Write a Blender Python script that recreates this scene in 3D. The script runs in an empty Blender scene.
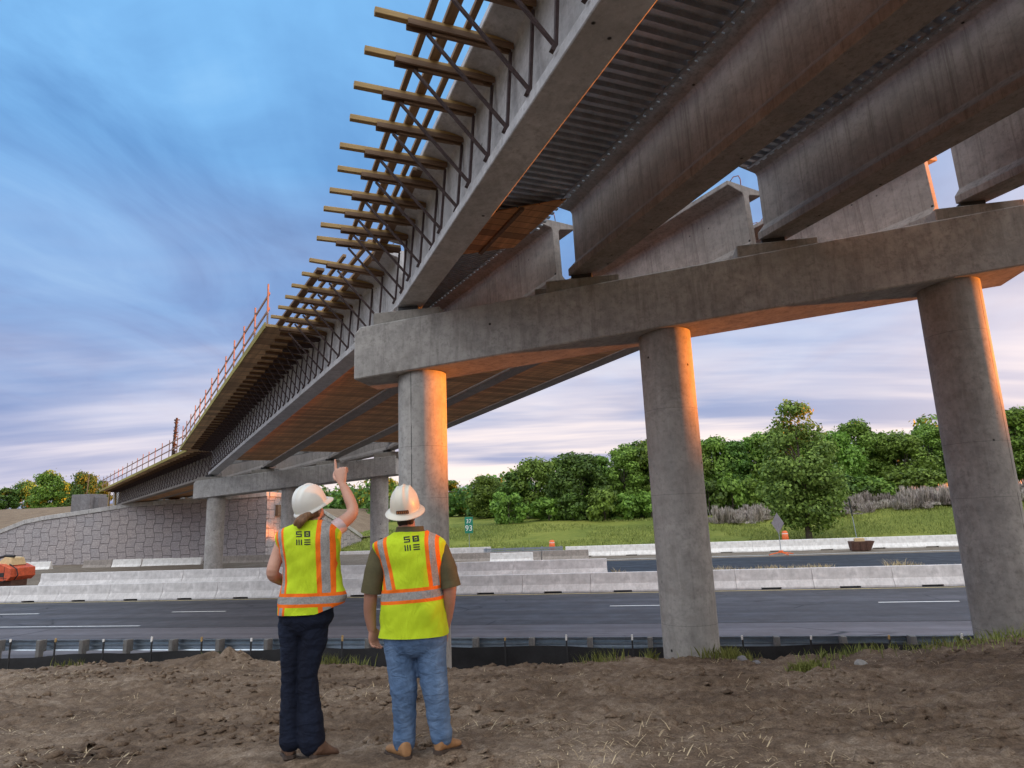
import bpy, bmesh, math, random
import numpy as np
from mathutils import Vector, Matrix, noise as mnoise
from mathutils.bvhtree import BVHTree
random.seed(7)
scene = bpy.context.scene
COL = scene.collection
R = math.radians
# ------------------------------------------------------------------ camera model (also used to survey points)
FPX, PITCH, ROLL, CAMZ = 659.6014, R(11.3408), R(2.2874), 3.9
def ray(px, py):
    u = (px-512)/FPX; v = (384-py)/FPX
    a = u*math.cos(ROLL)+v*math.sin(ROLL); b = -u*math.sin(ROLL)+v*math.cos(ROLL)
    return Vector((a, math.cos(PITCH)-b*math.sin(PITCH), math.sin(PITCH)+b*math.cos(PITCH)))
CAM = Vector((0, 0, CAMZ))
def at(px, py, Y):                       # the point at depth Y that was measured at a picture position
    r = ray(px, py); return CAM + r*(Y/r.y)
AZ = R(100.969)                          # direction of the highway, to the right
D = Vector((math.sin(AZ), math.cos(AZ), 0)); N = Vector((math.sin(AZ-math.pi/2), math.cos(AZ-math.pi/2), 0))
UP = Vector((0, 0, 1))
def SK(s, k, z=0.0): return D*s + N*k + UP*z      # road coordinates: s along, k across
def at_k(px, py, k):
    r = ray(px, py); P = r*(k/r.dot(N)); return P.dot(D), P.z+CAMZ
ROADROT = Matrix((( D.x, N.x, 0, 0), (D.y, N.y, 0, 0), (0, 0, 1, 0), (0, 0, 0, 1)))
def hv(deg): return Vector((math.sin(R(deg)), math.cos(R(deg)), 0))
def frame(o, x, y, z):
    return Matrix(((x.x, y.x, z.x, o.x), (x.y, y.y, z.y, o.y), (x.z, y.z, z.z, o.z), (0, 0, 0, 1)))

# ------------------------------------------------------------------ objects
def tag(o, label=None, cat=None, group=None, kind=None):
    if label: o['label'] = label
    if cat: o['category'] = cat
    if group: o['group'] = group
    if kind: o['kind'] = kind
    return o
def empty(name, M=None, label=None, cat=None, group=None):
    o = bpy.data.objects.new(name, None); COL.objects.link(o); o.empty_display_size = .2
    if M is not None: o.matrix_world = M
    return tag(o, label, cat, group)
def T(x, y=None, z=None):
    return Matrix.Translation(x if y is None else (x, y, z))
def link(name, me, mats, parent=None, M=None, smooth=False):
    if not isinstance(mats, (list, tuple)): mats = [mats]
    o = bpy.data.objects.new(name, me); COL.objects.link(o)
    if not me.materials:
        for m in mats: me.materials.append(m)
    if smooth: me.polygons.foreach_set('use_smooth', [True]*len(me.polygons))
    if parent is not None: o.parent = parent
    if M is not None: o.matrix_local = M
    return o
def copy_tree(o, parent=None):
    c = o.copy(); COL.objects.link(c)
    if parent is not None: c.parent = parent; c.matrix_parent_inverse = o.matrix_parent_inverse
    for ch in list(o.children): copy_tree(ch, c)
    return c
class MB:
    def __init__(s): s.v = []; s.f = []; s.m = []; s.mi = 0
    def add(s, vs, fs):
        b = len(s.v); s.v += [tuple(p) for p in vs]
        s.f += [tuple(i+b for i in f) for f in fs]; s.m += [s.mi]*len(fs); return s
    def box(s, c, d, M=None):
        x, y, z = d[0]/2, d[1]/2, d[2]/2; c = Vector(c)
        vs = [c+Vector((a*x, b*y, e*z)) if M is None else M @ (c+Vector((a*x, b*y, e*z))) for e in (-1, 1) for b in (-1, 1) for a in (-1, 1)]
        return s.add(vs, [(0, 2, 3, 1), (4, 5, 7, 6), (0, 1, 5, 4), (2, 6, 7, 3), (0, 4, 6, 2), (1, 3, 7, 5)])
    def bar(s, p, q, w, h, up=UP):        # rectangular bar from p to q
        p, q = Vector(p), Vector(q); x = (q-p).normalized(); y = Vector(up).cross(x)
        if y.length < 1e-4: y = Vector((1, 0, 0)).cross(x)
        y.normalize(); z = x.cross(y); vs = []
        for e in (p, q):
            for a, b in ((-1, -1), (1, -1), (1, 1), (-1, 1)): vs.append(e+y*(a*w/2)+z*(b*h/2))
        return s.add(vs, [(0, 3, 2, 1), (4, 5, 6, 7), (0, 1, 5, 4), (1, 2, 6, 5), (2, 3, 7, 6), (3, 0, 4, 7)])
    def tube(s, pts, rad, n=10, cap=True):
        pts = [Vector(p) for p in pts]; m = len(pts)
        if not isinstance(rad, (list, tuple)): rad = [rad]*m
        ref = None; rings = []
        for i in range(m):
            t = (pts[min(i+1, m-1)]-pts[max(i-1, 0)]).normalized()
            if ref is None: ref = t.orthogonal().normalized()
            ref = (ref-t*ref.dot(t)).normalized(); b = t.cross(ref)
            r = rad[i]; rx, ry = r if isinstance(r, (list, tuple)) else (r, r)
            rings.append([pts[i]+ref*(math.cos(2*math.pi*k/n)*rx)+b*(math.sin(2*math.pi*k/n)*ry) for k in range(n)])
        return s.loft(rings, cap)
    def loft(s, rings, cap=True):
        n = len(rings[0]); vs = [p for r in rings for p in r]; fs = []
        for i in range(len(rings)-1):
            for k in range(n):
                a, b = i*n+k, i*n+(k+1) % n; fs.append((a, b, b+n, a+n))
        if cap: fs.append(tuple(reversed(range(n)))); fs.append(tuple(range((len(rings)-1)*n, len(rings)*n)))
        return s.add(vs, fs)
    def prism(s, prof, x0, x1):           # profile (y,z) swept along local x
        n = len(prof); vs = [(x0, y, z) for y, z in prof]+[(x1, y, z) for y, z in prof]
        fs = [(k, (k+1) % n, (k+1) % n+n, k+n) for k in range(n)]
        fs.append(tuple(reversed(range(n)))); fs.append(tuple(range(n, 2*n)))
        return s.add(vs, fs)
    def mesh(s, name, bevel=0, recalc=True):
        me = bpy.data.meshes.new(name); me.from_pydata(s.v, [], s.f); me.update()
        me.polygons.foreach_set('material_index', s.m)
        bm = bmesh.new(); bm.from_mesh(me)
        if recalc: bmesh.ops.recalc_face_normals(bm, faces=bm.faces)
        if bevel:
            es = [e for e in bm.edges if len(e.link_faces) == 2 and e.calc_face_angle(0) > .5]
            bmesh.ops.bevel(bm, geom=es, offset=bevel, segments=1, affect='EDGES', clamp_overlap=True)
        bm.to_mesh(me); bm.free(); return me
    def build(s, name, mats, parent=None, M=None, bevel=0, smooth=False, recalc=True):
        return link(name, s.mesh(name, bevel, recalc), mats, parent, M, smooth)
def np_mesh(name, v, f, uv=None):
    me = bpy.data.meshes.new(name); v = np.asarray(v, np.float32); f = np.asarray(f, np.int32); k = f.shape[1]
    me.vertices.add(len(v)); me.vertices.foreach_set('co', v.ravel())
    me.loops.add(f.size); me.loops.foreach_set('vertex_index', f.ravel())
    me.polygons.add(len(f)); me.polygons.foreach_set('loop_start', np.arange(0, f.size, k, dtype=np.int32))
    me.polygons.foreach_set('loop_total', np.full(len(f), k, np.int32)); me.update(calc_edges=True); return me
def grid_mesh(name, X, Y, Z):
    a, b = X.shape; v = np.stack([X.ravel(), Y.ravel(), Z.ravel()], 1); i = np.arange(a*b).reshape(a, b)
    f = np.stack([i[:-1, :-1].ravel(), i[1:, :-1].ravel(), i[1:, 1:].ravel(), i[:-1, 1:].ravel()], 1)
    return np_mesh(name, v, f)
def remesh(mb, voxel, smooth=4, fac=.5):
    o = mb.build('remesh_source', [])
    m = o.modifiers.new('r', 'REMESH'); m.mode = 'VOXEL'; m.voxel_size = voxel; m.use_smooth_shade = True
    if smooth:
        k = o.modifiers.new('s', 'SMOOTH'); k.iterations = smooth; k.factor = fac
    dg = bpy.context.evaluated_depsgraph_get(); dg.update()
    me = bpy.data.meshes.new_from_object(o.evaluated_get(dg)); old = o.data
    bpy.data.objects.remove(o); bpy.data.meshes.remove(old); return me
# vectorised value noise
_rng = np.random.RandomState(3); _tab = _rng.rand(256, 256).astype(np.float32)
def vnoise(x, y):
    xi = np.floor(x).astype(int); yi = np.floor(y).astype(int); fx = x-xi; fy = y-yi
    fx = fx*fx*(3-2*fx); fy = fy*fy*(3-2*fy); g = lambda a, b: _tab[a % 256, b % 256]
    return (g(xi, yi)*(1-fx)+g(xi+1, yi)*fx)*(1-fy)+(g(xi, yi+1)*(1-fx)+g(xi+1, yi+1)*fx)*fy
def fbm(x, y, o=5, gain=.5):
    t = 0; a = 1; n = 0
    for i in range(o): t = t+a*(vnoise(x*2**i+17.3*i, y*2**i+9.1*i)-.5); n += a; a *= gain
    return t/n*2
# ------------------------------------------------------------------ materials
class NT:
    def __init__(s, name):
        s.m = bpy.data.materials.new(name); s.m.use_nodes = True; s.t = s.m.node_tree
        s.b = s.t.nodes['Principled BSDF']
    def n(s, typ, **kw):
        nd = s.t.nodes.new('ShaderNode'+typ)
        for k, v in kw.items():
            if k.startswith('i_'): nd.inputs[k[2:].replace('_', ' ')].default_value = v
            else: setattr(nd, k, v)
        return nd
    def l(s, a, b): s.t.links.new(a, b)
    def set(s, sock, val):
        if hasattr(val, 'is_linked') or hasattr(val, 'links'): s.l(val, sock)
        else: sock.default_value = val
    def math(s, op, a, b=0.0, c=None, clamp=False):
        nd = s.n('Math', operation=op); nd.use_clamp = clamp
        s.set(nd.inputs[0], a); s.set(nd.inputs[1], b)
        if c is not None: s.set(nd.inputs[2], c)
        return nd.outputs[0]
    def ramp(s, fac, stops, interp='LINEAR'):
        nd = s.n('ValToRGB'); cr = nd.color_ramp; cr.interpolation = interp
        while len(cr.elements) < len(stops): cr.elements.new(.5)
        for e, (p, c) in zip(cr.elements, stops):
            e.position = p; e.color = (c, c, c, 1) if isinstance(c, (int, float)) else (*c[:3], 1)
        s.l(fac, nd.inputs[0]); return nd.outputs[0]
    def mix(s, fac, a, b, mode='MIX'):
        nd = s.n('Mix', data_type='RGBA', blend_type=mode)
        s.set(nd.inputs[0], fac)
        s.set(nd.inputs[6], a if not isinstance(a, tuple) else (*a[:3], 1)); s.set(nd.inputs[7], b if not isinstance(b, tuple) else (*b[:3], 1))
        return nd.outputs[2]
    def coord(s, which='Object', scale=(1, 1, 1), loc=(0, 0, 0), rot=(0, 0, 0)):
        tc = s.n('TexCoord'); mp = s.n('Mapping'); mp.inputs['Scale'].default_value = scale
        mp.inputs['Location'].default_value = loc; mp.inputs['Rotation'].default_value = rot
        s.l(tc.outputs[which], mp.inputs[0]); return mp.outputs[0]
    def noise(s, vec, scale, detail=4, rough=.55, dist=0.0):
        nd = s.n('TexNoise', i_Scale=scale, i_Detail=detail, i_Roughness=rough, i_Distortion=dist)
        s.l(vec, nd.inputs['Vector']); return nd.outputs[0]
    def voro(s, vec, scale, feature='F1'):
        nd = s.n('TexVoronoi', feature=feature, i_Scale=scale); s.l(vec, nd.inputs['Vector']); return nd.outputs[0]
    def bump(s, h, strength=.3, dist=.01, prev=None):
        nd = s.n('Bump', i_Strength=strength, i_Distance=dist); s.l(h, nd.inputs['Height'])
        if prev is not None: s.l(prev, nd.inputs['Normal'])
        s.l(nd.outputs[0], s.b.inputs['Normal']); return nd.outputs[0]
    def col(s, c, rough=.8, metal=0.0, spec=.5):
        s.set(s.b.inputs['Base Color'], c if not isinstance(c, tuple) else (*c[:3], 1))
        s.set(s.b.inputs['Roughness'], rough); s.set(s.b.inputs['Metallic'], metal)
        s.b.inputs['Specular IOR Level'].default_value = spec; return s
def sub(v):
    return v
def plain(name, c, rough=.7, metal=0.0, var=.25, scale=6.0, bump=.1, spec=.5, grain=(1, 1, 1)):
    t = NT(name); v = t.coord(scale=grain); f = t.noise(v, scale, 5, .6); g = t.noise(v, scale*7, 3)
    m = t.ramp(t.math('ADD', t.math('MULTIPLY', f, .7), t.math('MULTIPLY', g, .3)), [(.3, tuple(x*(1-var) for x in c)), (.7, tuple(min(1, x*(1+var)) for x in c))])
    t.col(m, rough, metal, spec)
    if bump: t.bump(g, bump, .01)
    return t.m
def concrete(name, c, streak=(6, 6, .35), stain=.5, holes=True, dark=(.06, .05, .045), boards=0.0, seed=0.0, joints=None, seam=None, mott=1.0, ties=None):
    t = NT(name); v = t.coord(loc=(seed, seed*1.7, seed*.6)); vs = t.coord(scale=streak, loc=(seed, seed, 0))
    big = t.noise(v, .55, 5, .6); mid = t.noise(v, 3.2, 6, .65); fine = t.noise(v, 38, 3, .6); st = t.noise(vs, 1.6, 6, .7, .3)
    base = t.ramp(mid, [(.28, tuple(x*.62 for x in c)), (.5, c), (.72, tuple(min(1, x*1.3) for x in c))])
    blot = t.noise(v, 1.35, 5, .7, .8); base = t.mix(t.ramp(blot, [(.52, 0.0), (.66, .5*mott)]), base, (c[0]*.55, c[1]*.52, c[2]*.48))
    gr = t.noise(v, 11, 7, .72); base = t.mix(t.ramp(gr, [(.50, 0.0), (.66, .55*mott)]), base, tuple(x*.35 for x in c)); base = t.mix(t.ramp(gr, [(.30, .4*mott), (.42, 0.0)]), base, tuple(min(1, x*1.5) for x in c))
    base = t.mix(t.ramp(big, [(.35, 0.0), (.68, .55)]), base, tuple(x*.66 for x in c))
    base = t.mix(t.math('MULTIPLY', t.ramp(st, [(.5, 0.0), (.75, 1.0)]), stain), base, dark)
    lt = t.noise(vs, 2.7, 4, .6)
    base = t.mix(t.math('MULTIPLY', t.ramp(lt, [(.58, 0.0), (.8, 1.0)]), .35), base, tuple(min(1, x*1.45) for x in c))
    base = t.mix(t.math('MULTIPLY', fine, .25), base, tuple(x*.7 for x in c))
    h = t.math('ADD', t.math('MULTIPLY', fine, .5), mid)
    if holes:
        vo = t.voro(v, 2.3); hm = t.ramp(vo, [(.045, 1.0), (.075, 0.0)]); sel = t.ramp(t.noise(v, 1.1, 1), [(.44, 0.0), (.5, 1.0)])
        hm = t.math('MULTIPLY', hm, sel); base = t.mix(hm, base, (.02, .018, .016)); h = t.math('SUBTRACT', h, t.math('MULTIPLY', hm, 2.0))
    if ties:
        tx = t.n('SeparateXYZ'); t.l(t.coord(), tx.inputs[0]); dx, dz, sl = ties
        a = t.math('SUBTRACT', t.math('PINGPONG', tx.outputs[0], dx/2), dx/4); b = t.math('SUBTRACT', t.math('PINGPONG', t.math('SUBTRACT', tx.outputs[2], t.math('MULTIPLY', tx.outputs[0], sl)), dz/2+.1), dz/4+.05)
        r2 = t.math('ADD', t.math('MULTIPLY', a, a), t.math('MULTIPLY', b, b)); tm_ = t.math('LESS_THAN', r2, .0009); base = t.mix(t.math('MULTIPLY', tm_, .75), base, (.03, .028, .026))
    if boards:
        xyz = t.n('SeparateXYZ'); t.l(t.coord(), xyz.inputs[0])
        w = t.math('PINGPONG', xyz.outputs[0], boards); ln = t.math('LESS_THAN', w, .006)
        base = t.mix(t.math('MULTIPLY', ln, .5), base, (.03, .03, .03))
    if joints:
        xyz = t.n('SeparateXYZ'); t.l(t.coord(), xyz.inputs[0])
        wob = t.math('MULTIPLY', t.math('SUBTRACT', t.noise(v, 4, 2), .5), .02); zz = t.math('ADD', xyz.outputs[2], wob)
        for j in joints:
            ln = t.math('LESS_THAN', t.math('ABSOLUTE', t.math('SUBTRACT', zz, j)), .005)
            base = t.mix(t.math('MULTIPLY', ln, .38), base, (.04, .04, .04)); h = t.math('SUBTRACT', h, ln)
        if seam is not None:
            a = t.math('ARCTAN2', xyz.outputs[0], t.math('MULTIPLY', xyz.outputs[1], -1.0))
            ln = t.math('LESS_THAN', t.math('ABSOLUTE', t.math('ADD', t.math('SUBTRACT', a, seam), wob)), .02)
            base = t.mix(t.math('MULTIPLY', ln, t.ramp(t.noise(v, 2.2, 3), [(.38, .1), (.55, .85)])), base, (.03, .03, .03))
    t.col(base, t.ramp(mid, [(.3, .72), (.7, .92)])); t.bump(h, .28, .012)
    return t.m
def wood(name, c, scale=1.0, planks=0.0, axis=0, dark=.35, rough=.75):
    t = NT(name); sc = [14*scale]*3; sc[axis] = .8*scale
    v = t.coord(scale=tuple(sc)); g = t.noise(v, 1.3, 6, .65, .6); big = t.noise(t.coord(), 1.1, 4)
    base = t.ramp(g, [(.3, tuple(x*dark for x in c)), (.6, c), (.8, tuple(min(1, x*1.3) for x in c))])
    base = t.mix(t.ramp(big, [(.4, 0.0), (.7, .5)]), base, tuple(x*.45 for x in c))
    if planks:
        xyz = t.n('SeparateXYZ'); t.l(t.coord(), xyz.inputs[0]); q = t.math('DIVIDE', xyz.outputs[axis], planks)
        fl = t.math('FLOOR', q); wn = t.n('TexWhiteNoise', noise_dimensions='1D'); t.l(fl, wn.inputs['W'])
        base = t.mix(t.ramp(wn.outputs[0], [(0, .75), (.6, .1), (1, 0.0)]), base, tuple(x*.28 for x in c))
        ln = t.math('LESS_THAN', t.math('FRACT', q), .05); base = t.mix(ln, base, (.012, .01, .008))
    t.col(base, rough); t.bump(g, .2, .006); return t.m
def leafmat(name, a, b, trans=.25, rough=.6):
    t = NT(name); g = t.n('NewGeometry'); oi = t.n('ObjectInfo')
    big = t.noise(t.coord(), .45, 3)
    f = t.math('ADD', t.math('MULTIPLY', g.outputs['Random Per Island'], .6), t.math('MULTIPLY', big, .5))
    base = t.ramp(f, [(.15, a), (.75, b), (1, tuple(min(1, x*1.25) for x in b))])
    hs = t.n('HueSaturation'); t.l(base, hs.inputs['Color'])
    t.l(t.math('ADD', .485, t.math('MULTIPLY', oi.outputs['Random'], .03)), hs.inputs['Hue'])
    t.l(t.math('ADD', .75, t.math('MULTIPLY', oi.outputs['Random'], .5)), hs.inputs['Value'])
    t.col(hs.outputs[0], rough, 0, .3)
    tr = t.n('BsdfTranslucent'); t.l(hs.outputs[0], tr.inputs[0]); mx = t.n('MixShader'); mx.inputs[0].default_value = trans
    out = t.t.nodes['Material Output']; t.l(t.b.outputs[0], mx.inputs[1]); t.l(tr.outputs[0], mx.inputs[2]); t.l(mx.outputs[0], out.inputs[0])
    return t.m

M = {}
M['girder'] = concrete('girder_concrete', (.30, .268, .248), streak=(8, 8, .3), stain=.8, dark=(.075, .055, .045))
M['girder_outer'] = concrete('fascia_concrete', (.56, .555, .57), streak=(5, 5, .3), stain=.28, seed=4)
M['cap'] = concrete('pier_cap_concrete', (.39, .375, .36), streak=(4, 4, .5), stain=.5, seed=2)
M['pedestal'] = concrete('pedestal_concrete', (.31, .29, .265), seed=8)
M['pier_far'] = concrete('far_pier_concrete', (.42, .41, .40), seed=12)
M['barrier'] = concrete('barrier_concrete', (.66, .635, .63), streak=(4, 4, .5), stain=.22, holes=False, seed=5, dark=(.16, .14, .13), mott=.35)
M['barrier_white'] = concrete('white_barrier_concrete', (.88, .86, .83), streak=(4, 4, .5), stain=.3, holes=False, seed=6, dark=(.25, .2, .16), mott=.35)
M['barrier_old'] = concrete('weathered_barrier_concrete', (.34, .30, .27), streak=(3, 3, .5), stain=.5, holes=False, seed=7)
M['lumber'] = wood('yellow_lumber', (.50, .33, .13), 1.0, axis=1, dark=.5)
M['lumber_dark'] = wood('brown_timber', (.22, .13, .075), 1.0, axis=1, dark=.45)
M['waler'] = wood('waler_timber', (.36, .22, .11), 1.0, axis=0, dark=.45)
M['ply'] = wood('form_plywood', (.70, .36, .15), .35, planks=.28, axis=0, dark=.55)
M['ply_over'] = wood('overhang_plywood', (.78, .49, .24), .35, planks=.61, axis=0, dark=.5)
M['ply_edge'] = wood('toe_board', (.36, .30, .06), .5, axis=0, dark=.6)
M['steel_dark'] = plain('dark_bracket_steel', (.075, .05, .05), .6, .3, .4, 9)
M['galv'] = plain('galvanised_steel', (.42, .48, .54), .34, .9, .2, 5, .06)
M['galv_deck'] = plain('galvanised_form_deck', (.50, .55, .60), .36, .85, .25, 5, .06)
M['post_wood'] = plain('guardrail_block', (.15, .145, .14), .85, 0, .3, 9)
M['white'] = plain('white_paint', (.78, .77, .74), .6, 0, .1, 6)
M['rail_wood'] = plain('rail_timber', (.26, .165, .13), .8, 0, .25, 7)
M['charred'] = plain('dark_bark', (.05, .038, .034), .95, 0, .4, 7)
M['closure'] = plain('form_closure', (.74, .68, .55), .8, 0, .15, 8)
M['orange'] = plain('orange_plastic', (.75, .14, .03), .5, 0, .15, 5)
M['machine_orange'] = plain('machine_orange_paint', (.52, .085, .03), .55, 0, .5, 4)
M['tyre'] = plain('tyre_rubber', (.025, .025, .027), .85, 0, .3, 9)
M['red'] = plain('faded_red_paint', (.36, .14, .13), .6, 0, .2, 7)
M['rust'] = plain('rusty_steel', (.10, .05, .035), .85, .1, .4, 7)
M['black'] = plain('black_plastic', (.02, .02, .022), .6, 0, .3, 7)
M['green_sign'] = plain('green_sign_sheet', (.012, .20, .13), .45, 0, .08, 5, 0)
M['sand_box'] = plain('tan_case', (.58, .42, .22), .7, 0, .2, 5)
M['dirty_block'] = concrete('dark_block_concrete', (.22, .21, .22), seed=15, holes=False)
M['coping'] = concrete('coping_concrete', (.50, .48, .47), seed=16, holes=False, stain=.3)
M['bark'] = plain('tree_bark', (.09, .07, .055), .9, 0, .4, 5, .4, grain=(3, 3, .6))
M['leaf'] = leafmat('oak_leaves', (.045, .088, .014), (.23, .36, .055))
M['leaf2'] = leafmat('bright_leaves', (.050, .10, .016), (.22, .34, .055))
M['leaf_pop'] = leafmat('cottonwood_leaves', (.06, .13, .028), (.27, .44, .085))
M['leaf_dark'] = leafmat('dark_leaves', (.026, .058, .012), (.135, .235, .040))
M['leaf_dry'] = leafmat('dry_weed_heads', (.20, .18, .13), (.58, .50, .46), .3)
M['grass_blade'] = leafmat('grass_blades', (.10, .13, .025), (.33, .36, .10), .3)
M['straw'] = leafmat('dry_straw', (.26, .18, .10), (.62, .50, .32), .1)
def asphalt(name, c, seed=0):
    t = NT(name); v = t.coord(loc=(seed, 0, 0)); lanes = t.noise(t.coord(scale=(.02, 1.0, 1), loc=(seed, 0, 0)), 1.1, 4, .6)
    f = t.noise(v, 60, 3); m = t.noise(v, .8, 5, .65)
    b = t.ramp(lanes, [(.33, tuple(x*.5 for x in c)), (.5, c), (.68, tuple(x*1.6 for x in c))])
    b = t.mix(t.ramp(m, [(.4, 0.0), (.7, .5)]), b, tuple(x*.65 for x in c)); b = t.mix(t.math('MULTIPLY', f, .35), b, tuple(x*1.5 for x in c))
    cr = t.ramp(t.voro(t.coord(scale=(.16, .34, 1), loc=(seed, 3, 0)), 1.0, 'DISTANCE_TO_EDGE'), [(.004, 1.0), (.010, 0.0)])
    cr = t.math('MULTIPLY', cr, t.ramp(t.noise(v, .3, 2), [(.48, 0.0), (.55, .8)])); b = t.mix(cr, b, (.008, .008, .009))
    t.col(b, t.ramp(m, [(.3, .6), (.7, .85)]), 0, .4); t.bump(f, .25, .004); return t.m
M['asphalt'] = asphalt('worn_asphalt', (.060, .056, .062)); M['asphalt_new'] = asphalt('dark_asphalt', (.022, .024, .032), 7)
M['asphalt_shoulder'] = asphalt('shoulder_asphalt', (.115, .105, .115), 3)
def dirt(name, a, b, c, clod=1.0):
    t = NT(name); v = t.coord(); n1 = t.noise(v, .7, 6, .65, .4); n2 = t.noise(v, 9, 5, .7); n3 = t.noise(v, 70, 3, .7)
    f = t.math('ADD', t.math('MULTIPLY', n1, .55), t.math('MULTIPLY', n2, .45))
    base = t.ramp(f, [(.32, a), (.5, b), (.68, c)])
    base = t.mix(t.ramp(n3, [(.35, .55), (.6, 0.0)]), base, tuple(x*.5 for x in a))
    sp = t.ramp(t.voro(v, 26), [(.08, 1.0), (.16, 0.0)]); sp = t.math('MULTIPLY', sp, t.ramp(t.noise(v, 5, 3), [(.55, 0.0), (.62, 1.0)]))
    base = t.mix(t.math('MULTIPLY', sp, .7), base, (.36, .29, .21))
    t.col(base, .95, 0, .15); t.bump(t.math('ADD', t.math('MULTIPLY', n2, 1.0), t.math('MULTIPLY', n3, .45)), .55*clod, .03); return t.m
M['dirt'] = dirt('bare_dirt', (.066, .043, .029), (.195, .138, .096), (.41, .32, .24))
M['dirt_bank'] = dirt('embankment_soil', (.16, .11, .075), (.25, .18, .12), (.33, .25, .17))
M['gravel'] = dirt('median_gravel', (.12, .095, .075), (.20, .165, .13), (.30, .26, .21))
def grassmat():
    t = NT('mown_grass'); v = t.coord(); n1 = t.noise(v, .09, 5, .6, .5); n2 = t.noise(t.coord(scale=(1, 2.5, 1)), 1.1, 5, .7); n3 = t.noise(v, 9, 4, .7)
    f = t.math('ADD', t.math('MULTIPLY', n1, .5), t.math('ADD', t.math('MULTIPLY', n2, .3), t.math('MULTIPLY', n3, .2)))
    b = t.ramp(f, [(.34, (.060, .080, .014)), (.46, (.13, .16, .026)), (.56, (.22, .235, .045)), (.70, (.32, .27, .10))])
    t.col(b, .9, 0, .2); t.bump(n3, .6, .12); return t.m
M['grass'] = grassmat()
def wallmat():
    t = NT('stone_panel_concrete'); xyz = t.n('SeparateXYZ'); t.l(t.coord(), xyz.inputs[0])
    x, z = xyz.outputs[0], xyz.outputs[2]; W, Hh = 1.06, .92
    # wavy vertical joints, alternate panel widths, courses staggered from column to column
    wav = t.math('MULTIPLY', t.math('SINE', t.math('MULTIPLY', z, math.pi/Hh)), .10)
    q = t.math('DIVIDE', t.math('ADD', x, wav), W); ci = t.math('FLOOR', q); cf = t.math('FRACT', q)
    odd = t.math('MODULO', t.math('ABSOLUTE', ci), 2.0)
    zz = t.math('ADD', t.math('DIVIDE', z, Hh), t.math('MULTIPLY', odd, .5)); ri = t.math('FLOOR', zz); rf = t.math('FRACT', zz)
    ed = t.math('MINIMUM', t.math('MULTIPLY', t.math('PINGPONG', cf, .5), W), t.math('MULTIPLY', t.math('PINGPONG', rf, .5), Hh))
    jn = t.ramp(ed, [(.018, 1.0), (.045, 0.0)])
    cv = t.n('CombineXYZ'); t.l(ci, cv.inputs[0]); t.l(ri, cv.inputs[1]); wn = t.n('TexWhiteNoise', noise_dimensions='2D'); t.l(cv.outputs[0], wn.inputs['Vector'])
    v = t.coord(); bl = t.noise(t.coord(scale=(1, 1, 2.2)), 3.0, 4, .7); bg = t.noise(v, .16, 3)
    base = t.ramp(wn.outputs[0], [(0, (.37, .355, .365)), (.5, (.42, .395, .40)), (1, (.47, .43, .425))])
    base = t.mix(t.ramp(bg, [(.4, 0.0), (.65, .6)]), base, (.50, .42, .38))
    base = t.mix(t.ramp(bl, [(.45, .55), (.62, 0.0)]), base, (.30, .27, .28))
    st = t.voro(t.coord(scale=(1, 1, 1.9)), 3.2, 'DISTANCE_TO_EDGE'); base = t.mix(t.ramp(st, [(.025, .65), (.08, 0.0)]), base, (.25, .22, .23))
    base = t.mix(t.math('MULTIPLY', jn, .68), base, (.10, .09, .095)); t.col(base, .9)
    t.bump(t.math('SUBTRACT', t.math('ADD', bl, t.math('MULTIPLY', st, 1.2)), jn), .7, .06); return t.m
M['wall'] = wallmat()
# ------------------------------------------------------------------ ground, roads, banks
CREST = [(-400, 690), (-200, 678), (0, 671), (60, 665), (150, 661), (215, 655), (262, 659), (330, 663), (450, 666), (560, 661), (640, 656),
         (700, 657), (760, 657), (830, 654), (895, 647), (960, 638), (1024, 630), (1250, 606)]
KC = 13.0
_cs, _cz = zip(*[at_k(x, y+2.5, KC) for x, y in CREST])
def dirt_z(x, y, detail=True):
    x = np.asarray(x, float); y = np.asarray(y, float)
    s = x*D.x+y*D.y; k = x*N.x+y*N.y
    zc = np.interp(s, _cs, _cz)
    t = np.clip((k-4.4)/(KC-4.4), 0, 1)
    z0 = 2.385+.012*np.clip(4.4-k, -1, 30)-.02*np.clip(-s-2, -2, 8)
    z = z0*(1-t)+zc*t
    if detail:
        amp = .35+.65*np.clip((k-3)/4, 0, 1)
        z = z+amp*(.06*fbm(s*.55, k*1.3, 3)+.06*np.abs(fbm(s*1.1+4, k*2.8, 5, .6))+.075*fbm(s*3.6, k*5.2, 5, .66)+.03*fbm(s*13, k*15, 3, .65)+.035*np.clip(fbm(s*2.2+9, k*3.1, 4)-.12, 0, 1))
        rut = np.exp(-((k-8.2-.4*np.sin(s*.5))/.5)**2)+np.exp(-((k-5.7-.3*np.sin(s*.7+1))/.35)**2)*.6
        z = z-rut*.07*(.6+fbm(s*.8, k*.3, 3)); z = z+.05*np.exp(-((k-9.0-.3*np.sin(s*.4))/.45)**2)*(1+fbm(s*2.2, k*3, 4))
        ms, mz = at_k(228, 655, 12.2)
        z = z+.26*np.exp(-((s-ms)/.62)**2-((k-12.1)/.5)**2)*(1+.9*fbm(s*3, k*3, 4))
        z = z+.05*np.exp(-((k-12.6)/.6)**2)*fbm(s*1.7, k*2, 4, .65)*2
    fall = np.clip((k-KC)/3.2, 0, 1); z = z*(1-fall)+(-.12)*fall
    return np.where(k > KC+3.2, -.35, z)
def dz1(x, y): return float(dirt_z(np.array([x]), np.array([y]))[0])
def polar(name, az, r):
    A, Rr = np.meshgrid(az, r, indexing='ij'); X = Rr*np.sin(A); Y = Rr*np.cos(A)
    return grid_mesh(name, X, Y, dirt_z(X, Y))
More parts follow.
